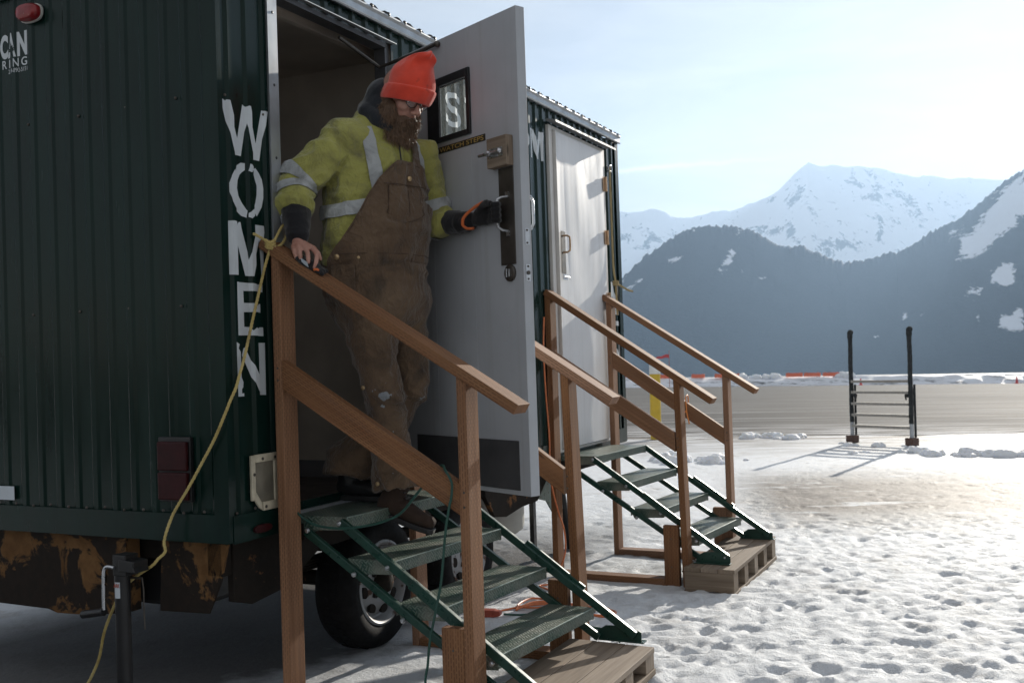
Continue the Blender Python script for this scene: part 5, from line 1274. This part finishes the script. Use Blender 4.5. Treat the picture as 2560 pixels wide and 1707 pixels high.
# sleeves
def lerp3(a, b, f): return a.lerp(b, f)
sr, er, wr_ = jt_['shR'], jt_['elR'], jt_['wrR']; sl_, el, wl_ = jt_['shL'], jt_['elL'], jt_['wrL']
cufR = lerp3(er, wr_, .36); cufL = lerp3(el, wl_, .27)
ARM = dict(R=[(V(.245, .60, 1.515), .080), (sr, .083), (lerp3(sr, er, .5), .078), (lerp3(sr, er, .85), .077), (er, .078), (cufR, .073)],
           L=[(V(.27, .74, 1.48), .085), (sl_, .088), (lerp3(sl_, el, .5), .075), (lerp3(sl_, el, .85), .073), (el, .074), (cufL, .064)])
for s_ in 'RL': chain(j, [p for p, r in ARM[s_]], [r for p, r in ARM[s_]], 24)
chain(j, [V(.262, .66, 1.58), V(.30, .655, 1.615)], [(.088, .085), (.076, .074)], 24)
jk_ = garment(j, .007, 3, .0170, 60, 'jacket', M['hivis'], ps)
# patches laid on the jacket, sharing its folds
def patch(name, fn, nu, nv_, mat, parent, thick=.003, amp=.0170, seed=60, smooth=True):
    P = np.array([[fn(i/nu, k/nv_) for k in range(nv_+1)] for i in range(nu+1)], float)
    du = np.gradient(P, axis=0); dv_ = np.gradient(P, axis=1); nr = np.cross(du, dv_); nr /= np.linalg.norm(nr, axis=-1, keepdims=True)+1e-9
    ctr = P.mean((0, 1)); 
    if (nr*(P-np.array([.26, .66, 1.2]))).sum() < 0 and name != 'sleeve_tape': nr = -nr
    P = P+nr*fold(P, amp, seed)[..., None]
    Q = P+nr*thick; w = MB(); m_ = (nu+1)*(nv_+1); vs = list(map(tuple, P.reshape(-1, 3)))+list(map(tuple, Q.reshape(-1, 3))); fs = []
    ix = lambda i, k, s: s*m_+i*(nv_+1)+k
    for i in range(nu):
        for k in range(nv_):
            fs.append((ix(i, k, 1), ix(i+1, k, 1), ix(i+1, k+1, 1), ix(i, k+1, 1))); fs.append((ix(i, k+1, 0), ix(i+1, k+1, 0), ix(i+1, k, 0), ix(i, k, 0)))
    for i in range(nu):
        for k in (0, nv_): fs.append((ix(i, k, 0), ix(i+1, k, 0), ix(i+1, k, 1), ix(i, k, 1)))
    for k in range(nv_):
        for i in (0, nu): fs.append((ix(i, k, 0), ix(i, k+1, 0), ix(i, k+1, 1), ix(i, k, 1)))
    w.add(vs, fs); return w.build(name, mat, parent, smooth=smooth, angle=50)
patch('body_tape', lambda a, b: tsurf(-150+250*a, 1.212+.056*b-.02*math.sin(a*6), .006), 60, 5, M['tape'], jk_)
def strap(a, b):
    v = 1.262+(1.555-1.262)*a; th = np.interp(v, [1.26, 1.40, 1.50, 1.556], [-24, -31, -38, -52]); wd = np.interp(v, [1.26, 1.45, 1.55], [15, 15, 22])
    return tsurf(th-wd/2+wd*b, v, .006)
patch('shoulder_tape', strap, 34, 5, M['tape'], jk_)
def strapL(a, b):
    v = 1.262+(1.545-1.262)*a; th = np.interp(v, [1.26, 1.40, 1.50, 1.556], [42, 43, 46, 58]); return tsurf(th-7+14*b, v, .006)
patch('shoulder_tape', strapL, 34, 5, M['tape'], jk_)
def arm_at(s_, f):
    P = ARM[s_][1:]; L = [0]
    for i in range(1, len(P)): L.append(L[-1]+(P[i][0]-P[i-1][0]).length)
    x = f*L[-1]; i = max(0, min(len(P)-2, int(np.searchsorted(L, x))-1)); g = (x-L[i])/(L[i+1]-L[i])
    p = P[i][0].lerp(P[i+1][0], g); d0 = (P[min(i+1, len(P)-1)][0]-P[i][0]).normalized(); i2 = min(i+1, len(P)-2); d1 = (P[i2+1][0]-P[i2][0]).normalized()
    d = d0.lerp(d1, max(0, g-.5)).normalized(); return p, d, P[i][1]*(1-g)+P[i+1][1]*g
def band(s_, f0, f1):
    def fn(a, b):
        p, d, r = arm_at(s_, f0+(f1-f0)*b); u = (V(.36, .93, .05)-d*V(.36, .93, .05).dot(d)).normalized(); w = d.cross(u); q = 2*math.pi*a
        return p+(u*math.cos(q)+w*math.sin(q))*(r+.0035)
    w = MB(); nu, nv_ = 36, 6
    P = np.array([[fn(i/nu, k/nv_) for k in range(nv_+1)] for i in range(nu)]); C0 = np.array([[arm_at(s_, f0+(f1-f0)*k/nv_)[0] for k in range(nv_+1)]]*nu)
    nr = P-C0; nr /= np.linalg.norm(nr, axis=-1, keepdims=True); P = P+nr*fold(P, .0170, 60)[..., None]
    vs = list(map(tuple, P.reshape(-1, 3))); fs = [(i*(nv_+1)+k, ((i+1) % nu)*(nv_+1)+k, ((i+1) % nu)*(nv_+1)+k+1, i*(nv_+1)+k+1) for i in range(nu) for k in range(nv_)]
    w.add(vs, fs); w.build('sleeve_tape', M['tape'], jk_, smooth=True)
band('R', .60, .735); band('R', .80, .90); band('L', .56, .69); band('L', .79, .90)
w = MB(); w.tube([tsurf(1, v, .010) for v in np.linspace(1.33, 1.585, 14)], .0035, 6); w.build('zip', M['black'], jk_, smooth=True)
# collar
c = MB(); ring = []
for a in np.linspace(0, 2*math.pi, 25)[:-1]:
    ring.append(V(.285, .662, 1.60)+AX*.088*math.sin(a)+AN*.082*math.cos(a)+V(0, 0, -.035*math.cos(a)))
c.tube(ring, .017, 12, closed=True); garment(c, .006, 3, .004, 61, 'collar', M['hivis'], jk_)
# dark hood bunched behind the neck
h = MB(); chain(h, [V(.352, .590, 1.550), V(.300, .572, 1.585), V(.255, .580, 1.618), V(.222, .62, 1.645), V(.218, .69, 1.652), V(.235, .745, 1.635), V(.29, .77, 1.60), V(.34, .76, 1.56)], [.018, .032, .041, .046, .046, .041, .033, .020], 18)
h.ball(hp(-.070, .005, -.045), (.075, .096, .088), HAX); h.ball(hp(-.050, .045, -.080), (.080, .062, .075), HAX)
garment(h, .006, 5, .006, 63, 'hood', M['hood_cloth'], ps, .8)
# dark under-sleeves
u = MB(); chain(u, [lerp3(er, wr_, .22), lerp3(er, wr_, .6), lerp3(er, wr_, .93)], [.058, .052, .043], 20); garment(u, .005, 3, .006, 64, 'under_sleeve', M['black_cloth'], ps, 1.5)
u = MB(); chain(u, [lerp3(el, wl_, .15), lerp3(el, wl_, .55), lerp3(el, wl_, .98)], [.052, .049, .040], 20); garment(u, .005, 3, .006, 64, 'under_sleeve', M['black_cloth'], ps, 1.5)

# ---- bib overalls
o = MB(); o.loft([(V(.212, .642, 1.035), .212, .194), (V(.216, .647, .98), .218, .198), (V(.225, .650, .90), .212, .190), (V(.24, .658, .82), .195, .170)], AX, 36)
for s_, sg in (('R', -1), ('L', 1)):
    hpj, k, a = jt_['hip'+s_], jt_['kn'+s_], jt_['an'+s_]
    up_ = V(0, 0, 1)
    if s_ == 'L': st = [(hpj+V(0, .01, .03), .112, .130), (hpj.lerp(k, .35), .100, .110), (hpj.lerp(k, .7), .086, .094), (k, .080, .086), (k.lerp(a, .35), .078, .084), (k.lerp(a, .65), .084, .092), (a+V(-.01, -.005, .055), .100, .112), (a+V(-.01, -.01, .015), .102, .116)]
    else: st = [(hpj+V(0, -.01, .03), .112, .130), (hpj.lerp(k, .35), .101, .110), (hpj.lerp(k, .7), .084, .093), (k, .076, .086), (k.lerp(a, .35), .074, .082), (k.lerp(a, .65), .080, .088), (a+V(.0, 0, .085), .088, .100), (a+V(.006, 0, .030), .090, .110)]
    o.loft(st, AX, 30, True, True)
ov = garment(o, .007, 3, .0165, 66, 'overalls', M['duck'], ps, .9)
def bib(a, b):
    v = .955+(1.415-.955)*b
    l = np.interp(v, [.95, 1.05, 1.10, 1.175, 1.27, 1.337, 1.395, 1.415], [-88, -74, -62, -50, -38, -27, -13, -6]); r = np.interp(v, [.95, 1.06, 1.15, 1.25, 1.35, 1.40, 1.415], [104, 98, 86, 64, 44, 33, 28])
    p = tsurf(l+(r-l)*a, v, .014+.012*(1-b)-.034*max(0., (.16-b)/.16)); return p
bb = patch('bib', bib, 54, 54, M['duck'], ov, .006, .0150, 66)
patch('bib_pocket', lambda a, b: tsurf(-17+40*a-(3*math.sin(math.pi*a)*(1-b)), 1.185+.125*b-(.018*(1-abs(2*a-1)))*(1-b), .0255-.004*b), 20, 16, M['duck'], ov, .004, .0150, 66)
patch('strap', lambda a, b: tsurf(np.interp(a, [0, .5, 1], [20, 27, 34])-6+12*b, 1.385+.205*a, .014), 18, 4, M['duck'], ov, .005, .006, 66)
patch('waist_pocket', lambda a, b: tsurf(-74+26*a, .90+.105*b, .026-.0*b), 12, 10, M['duck'], ov, .004, .0150, 66)
def snap(p, d, r=.010):
    w = MB(); d = Vector(d).normalized(); w.lathe(Vector(p), d, [(r, -.004), (r, .002), (r*.6, .0045), (0, .0045)], 14); w.build('snap', M['button'], ov, smooth=True)
snap(tsurf(-66, 1.035, .037), V(.1, -1, 0), .011); snap(tsurf(-44, 1.030, .034), V(.5, -.8, 0), .006); snap(tsurf(7, 1.345, .028), AN, .010)
kR, aR = jt_['knR'], jt_['anR']; side_ = V(.42, -.90, 0).normalized()
snap(jt_['hipR'].lerp(kR, .93)+V(-.03, -.096, .0), V(-.3, -.95, 0), .009)
kL, aL = jt_['knL'], jt_['anL']; snap(aR+V(-.02, -.098, .060), V(-.2, -.97, 0), .009)
for q in range(0):                              # white paint daubed on the knee
    ang = -.75+.11*q; 
pc = kL+V(.52, -.84, 0).normalized()*.093
def daub(a, b):
    q = kL+V(0, 0, -.035+.085*b); ang = -.98+.62*a+.15*math.sin(b*9); return q+V(math.cos(ang), math.sin(ang), 0)*(.094+.004*math.sin(a*5))
def daub(a, b):                                 # dried white paint on the forward knee
    q = kR.lerp(aR, -.10+.22*b); ang = -1.02+.50*a+.12*math.sin(b*9); return q+V(math.cos(ang), math.sin(ang), 0)*(.099+.002*math.sin(a*5))
M['paint'] = mk_cloth('dried_white_paint', (.36, .40, .44), (.5, .54, .58), (.06, .05, .045), 1.0, 900, 0, 26)
def seam(pts, name='seam'):
    w = MB(); w.tube(smooth_path(pts, 5), .0016, 5); w.build(name, M['seam'], ov, smooth=True)
M['seam'] = plain('stitched_seam', (.055, .032, .020), .9, 0, .2, 30)
def ts(th, v, l): return tsurf(th, v, l+float(fold(np.array([[*tsurf(th, v, l)]]), .0150, 66)[0]))
seam([ts(a, 1.318, .0275) for a in np.linspace(-22, 34, 10)]); seam([ts(-17, v, .0285) for v in np.linspace(1.31, 1.20, 6)]+[ts(3, 1.17, .0285)]+[ts(23, v, .0285) for v in np.linspace(1.20, 1.31, 6)])
seam([ts(a, 1.045, .030) for a in np.linspace(-66, 92, 24)]); seam([ts(6, v, .0285) for v in np.linspace(1.31, 1.19, 6)])
seam([ts(14+2*math.sin(v*12), v, .031) for v in np.linspace(1.03, .965, 5)]); seam([ts(bibL, v, .020+.006*(1-(v-.95)/.46)) for bibL, v in ((-72, 1.05), (-60, 1.10), (-48, 1.175), (-36, 1.27), (-25, 1.337), (-11, 1.392), (6, 1.405), (26, 1.402))])
# ---- boots
def boot(an, fdir, mat):
    f = fdir.normalized(); s_ = V(0, 0, 1).cross(f).normalized(); u = f.cross(s_)
    if u.z < 0: u = -u
    def q(a, b_, c_): return an+f*a+s_*b_+u*c_
    m_ = MB(); m_.loft([(q(-.045, 0, -.040), .036, .036), (q(-.01, 0, -.035), .042, .042), (q(.05, 0, -.040), .044, .040), (q(.11, 0, -.050), .048, .030), (q(.155, 0, -.054), .042, .026), (q(.175, 0, -.056), .028, .020)], s_, 22)
    m_.loft([(q(-.012, 0, -.03), .044, .048), (q(-.012, 0, .03), .045, .052), (q(-.016, 0, .10), .050, .058)], s_, 22)
    bt = garment(m_, .005, 3, .003, 70, 'boot', mat, ps, 2)
    w = MB(); pl = []
    for a_, wd in ((-.088, .022), (-.07, .036), (-.03, .041), (.03, .038), (.09, .047), (.14, .048), (.17, .040), (.190, .020)): pl.append((a_, wd))
    poly = [(a_, wd) for a_, wd in pl]+[(a_, -wd) for a_, wd in pl[::-1]]
    w.prism(poly, q(0, 0, -.094), f, s_, u*.022); w.build('sole', M['boot_black'], bt, bevel=.004)
    w = MB()
    for k in range(5):
        z = -.012+.020*k; e = .052-.012*k
        w.tube([q(e+.004, -.030, z), q(e+.014-.002*k, 0, z+.006), q(e+.004, .030, z)], .0028, 6)
    w.build('lace', M['black_cloth'], bt, smooth=True)
boot(jt_['anL']+V(.0, 0, .002), V(.90, .10, -.0), M['boot_black'])
boot(jt_['anR']+V(.004, 0, .000), V(.86, .24, -.32), M['boot'])

# ---- beanie
w = MB(); seg = 40; vs = []; fs = []
stn = [(-.030, .100, .091, .0), (-.028, .106, .097, .004), (.000, .109, .099, .008), (.030, .108, .098, .010), (.034, .104, .094, .010), (.033, .099, .089, .010), (.060, .101, .089, .006), (.090, .095, .083, .000), (.118, .078, .064, .000), (.142, .060, .047, .004), (.162, .047, .034, .012), (.178, .033, .023, .020), (.186, .014, .010, .026)]
for k, (u, a, c_, f0) in enumerate(stn):
    for i in range(seg):
        q = 2*math.pi*i/seg; cf = math.cos(q); tilt = .032*cf*(1 if k < 6 else .5)-.012
        l = .005*math.sin(3*q+k)*(k > 6)+.006*math.sin(5*q+1.7*k)*(k > 7)
        rb = 1+.010*math.cos(q*20)*(0 < k < 5)
        vs.append(hp(.022+f0+(a*rb+l)*cf, (c_*rb+l)*math.sin(q), u*1.02+tilt+.025))
stn = stn
n_ = len(stn)
for k in range(n_-1):
    for i in range(seg): fs.append((k*seg+i, k*seg+(i+1) % seg, (k+1)*seg+(i+1) % seg, (k+1)*seg+i))
fs.append(tuple((n_-1)*seg+i for i in range(seg))); w.add(vs, fs)
a_ = np.array(w.v); top_ = np.clip(((a_-np.array(H))@np.array(uv_)-.05)/.1, 0, 1)
a_ = a_+(top_*fold(a_, .030, 80, 1.1))[:, None]*np.array(fv)+(top_*fold(a_+3, .022, 81, 1.1))[:, None]*np.array(rv)
w.v = [tuple(x) for x in a_]
bn = w.build('beanie', M['beanie'], ps, smooth=True, angle=75)
sm = bn.modifiers.new('subdiv', 'SUBSURF'); sm.levels = sm.render_levels = 2
# ---- spectacles
w = MB()
for s_ in (-1, 1):
    pts = [hp(.108-.010*abs(math.cos(q))*(1 if math.cos(q)*s_ > 0 else .2), s_*.034+.025*math.cos(q), .004+.0175*math.sin(q)*(1-.1*math.cos(q)*s_)) for q in np.linspace(0, 2*math.pi, 29)[:-1]]
    w.tube(pts, .0018, 6, closed=True); w.tube([hp(.100, s_*.059, .010), hp(.088, s_*.074, .011), hp(.04, s_*.082, .010), hp(-.01, s_*.083, .004)], .0013, 6)
w.tube([hp(.110, -.010, .007), hp(.114, 0, .010), hp(.110, .010, .007)], .0011, 6)
gl = w.build('spectacles', M['black'], ps, smooth=True)
def mk_lens():
    m = Mt('spectacle_lens'); m.n.remove(m.b); out = m.n['Material Output']; tr = m.n.new('ShaderNodeBsdfTransparent'); g = m.n.new('ShaderNodeBsdfGlossy'); g.inputs['Roughness'].default_value = .03
    mx = m.n.new('ShaderNodeMixShader'); fr = m.n.new('ShaderNodeFresnel'); fr.inputs[0].default_value = 1.5; mx.inputs[0].default_value = .06; m.l.new(tr.outputs[0], mx.inputs[1]); m.l.new(g.outputs[0], mx.inputs[2]); m.l.new(mx.outputs[0], out.inputs[0]); return m.m
LM = mk_lens()
for s_ in (-1, 1):
    w = MB(); w.add([hp(.1075-.010*abs(math.cos(q))*(1 if math.cos(q)*s_ > 0 else .2), s_*.034+.0245*math.cos(q), .004+.017*math.sin(q)) for q in np.linspace(0, 2*math.pi, 25)[:-1]], [tuple(range(24))]); w.build('lens', LM, gl)
# ---- eyes
EY = plain('eye_white', (.62, .58, .55), .2, 0, .05, 30); IR = plain('iris', (.05, .06, .06), .15, 0, .2, 200)
for s_ in (-1, 1):
    w = MB(); w.ball(hp(.0745, s_*.032, .006), .0125, HAX, 16, 12); e = w.build('eye', EY, ps, smooth=True)
    w = MB(); w.ball(hp(.0815, s_*.032, .0025), (.0062, .006, .006), HAX, 14, 10); w.build('iris', IR, e, smooth=True)
# ---- beard and hair: a soft base with several thousand strands
bd = MB()
bd.ball(hp(.046, 0, -.112), (.066, .078, .052), HAX, 22, 14); bd.ball(hp(.062, 0, -.142), (.066, .072, .044), HAX, 20, 12)
for s_ in (-1, 1):
    bd.ball(hp(.018, .062*s_, -.082), (.056, .036, .064), HAX); bd.ball(hp(.004, .070*s_, -.040), (.026, .014, .048), HAX); bd.ball(hp(.090, .020*s_, -.064), (.018, .024, .012), HAX); bd.ball(hp(-.014, .071*s_, -.022), (.026, .013, .048), HAX); bd.ball(hp(.000, .064*s_, -.075), (.040, .026, .050), HAX)
    bd.ball(hp(.076, .038*s_, -.082), (.024, .022, .022), HAX)
bd.ball(hp(-.070, 0, -.03), (.022, .055, .040), HAX)
bm_ = remesh(bd, .0055, 3); co = mesh_co(bm_); nr = np.empty(len(bm_.vertices)*3); bm_.vertices.foreach_get('normal', nr); nr = nr.reshape(-1, 3)
co = co+nr*.004*fbm(co*60, 3, 90)[:, None]
w = MB(); w.add([tuple(x) for x in co], [tuple(p.vertices) for p in bm_.polygons]); nbase = len(w.v)
dwn = np.array(-uv_*.75+V(0, 0, -.45)+fv*.25)
pick = rng.integers(0, len(co), 12000); sv = [0.25]*nbase
for i in pick:
    p, n = co[i], nr[i]; L = .012+.024*rng.random()*(1 if (p-np.array(H))@np.array(uv_) < -.06 else .45)
    d = n*.55+dwn*.8+rng.normal(0, .28, 3); d /= np.linalg.norm(d); s_ = np.cross(d, rng.normal(0, 1, 3)); s_ /= np.linalg.norm(s_); wd = .0005+.0004*rng.random()
    bend = rng.normal(0, .25, 3); q1 = p+d*L*.5; d2_ = d+bend+np.array([0, 0, -.25]); d2_ /= np.linalg.norm(d2_); q2 = q1+d2_*L*.5
    w.add([p-s_*wd, p+s_*wd, q1+s_*wd*.8, q1-s_*wd*.8, q2], [(0, 1, 2, 3), (3, 2, 4)]); c_ = rng.random(); sv += [c_*.5, c_*.5, .2+c_*.6, .2+c_*.6, .4+c_*.6]
br_ = w.build('beard', M['hair'], ps, smooth=True, fix=False, angle=180)
at = br_.data.attributes.new('strand', 'FLOAT', 'POINT'); at.data.foreach_set('value', np.array(sv, dtype=np.float32))
w = MB()
for s_ in (-1, 1):
    for k in range(60):
        a = rng.random(); p = hp(.092+.006*rng.random(), s_*(.012+.036*a), .030+.007*math.sin(a*2.6)+.004*rng.normal()); d = (rv*s_*(.8)+uv_*.25+fv*.35); w.tube([p, p+d*.006, p+d*.012+uv_*(-.002)], [.0008, .0007, .0002], 4)
w.build('eyebrow', M['hair'], ps, smooth=True)
# ---- gloved left hand closing on the pull handle
g = MB(); wl = V(.575, .822, 1.186); kL4 = [V(.672, .790, 1.232), V(.678, .786, 1.213), V(.676, .786, 1.193), V(.668, .788, 1.174)]
chain(g, [V(.515, .835, 1.187), wl], [.043, .036], 18)
GP = V(.738, .708, 1.19)                        # the grip of the handle
fing = []
for i, kp in enumerate(kL4):
    z = 1.226-.021*i
    fing.append([kp, V(.722, .752, z+.006), V(.752, .722, z), V(.760, .694, z-.003), V(.744, .684, z-.004)])
    chain(g, [wl.lerp(kp, .3), kp], [.021, .0155], 14)
    r0 = .0108; g.tube(fing[-1], [r0*1.15, r0*1.08, r0, r0*.95, r0*.8], 12)
    for p, k in zip(fing[-1], (1.2, 1.1, 1.05, 1, .85)): g.ball(p, r0*k)
for i in range(3): chain(g, [wl.lerp(kL4[i].lerp(kL4[i+1], .5), .4), kL4[i].lerp(kL4[i+1], .5)], [.020, .013])
th = [V(.620, .800, 1.212), V(.660, .768, 1.238), V(.694, .738, 1.240), V(.716, .722, 1.232)]
g.tube(th, [.018, .0145, .0125, .010], 12); g.ball(th[0], .019); g.ball(th[1], .015); g.ball(th[2], .013); g.ball(th[3], .0105)
gv_ = garment(g, .0042, 3, .0022, 95, 'glove', M['glove_black'], ps, 2.5)
def gtrim(a, b):
    q = -.5+4.3*a; c0 = V(.572+.018*math.sin(q), .823, 1.186); d = V(.95, -.28, 0).normalized(); u = V(0, 0, 1); s_ = d.cross(u)
    return c0+d*(.010*b+.030*math.cos(q))+(u*math.sin(q+.6)*.041+s_*math.cos(q+.6)*.040)
w = MB()
w.tube(smooth_path([V(.556, .784, 1.165), V(.560, .782, 1.192), V(.585, .780, 1.215), V(.625, .770, 1.234), V(.665, .758, 1.246)], 6), .0065, 8)
w.tube(smooth_path([V(.556, .784, 1.165), V(.575, .786, 1.152), V(.605, .786, 1.150)], 6), .0055, 8)
w.build('glove_trim', M['glove_orange'], gv_, smooth=True)
# ---- the other glove, lying on the rail under his bare hand
g = MB(); dr = V(.855, 0, -.518)
def rt(n, t, h): return V(n, t, 1.104-(n-.012)*.605+h)
chain(g, [rt(.165, .232, .012), rt(.198, .222, .014), rt(.235, .228, .013), rt(.265, .238, .012)], [(.026, .010), (.032, .012), (.030, .012), (.018, .009)], 18)
for k in range(3): g.tube([rt(.245, .212+.02*k, .012), rt(.270, .210+.021*k, .016), rt(.282-.012*k, .210+.021*k, .009)], [.011, .010, .008], 10)
me = remesh(g, .0045, 3); co = mesh_co(me); gb = rt(.23, .225, 0); set_co(me, co-np.array(gb))
wg = link('work_glove', me, M['glove_black'], None, gb, smooth=True, angle=180, label='black work glove with a white tag crushed under the bare hand on the handrail', cat='glove')
w = MB(); p = rt(.198, .1985, .006); w.obox(p, dr*.034, V(0, -.003, .003), V(.0, -.006, .018)); w.build('tag', M['sticker'], wg, bevel=.001)
w = MB(); w.tube([rt(.248, .202, .010), rt(.260, .203, .018), rt(.274, .208, .017)], .005, 8); w.build('glove_trim', M['glove_orange'], wg, smooth=True)
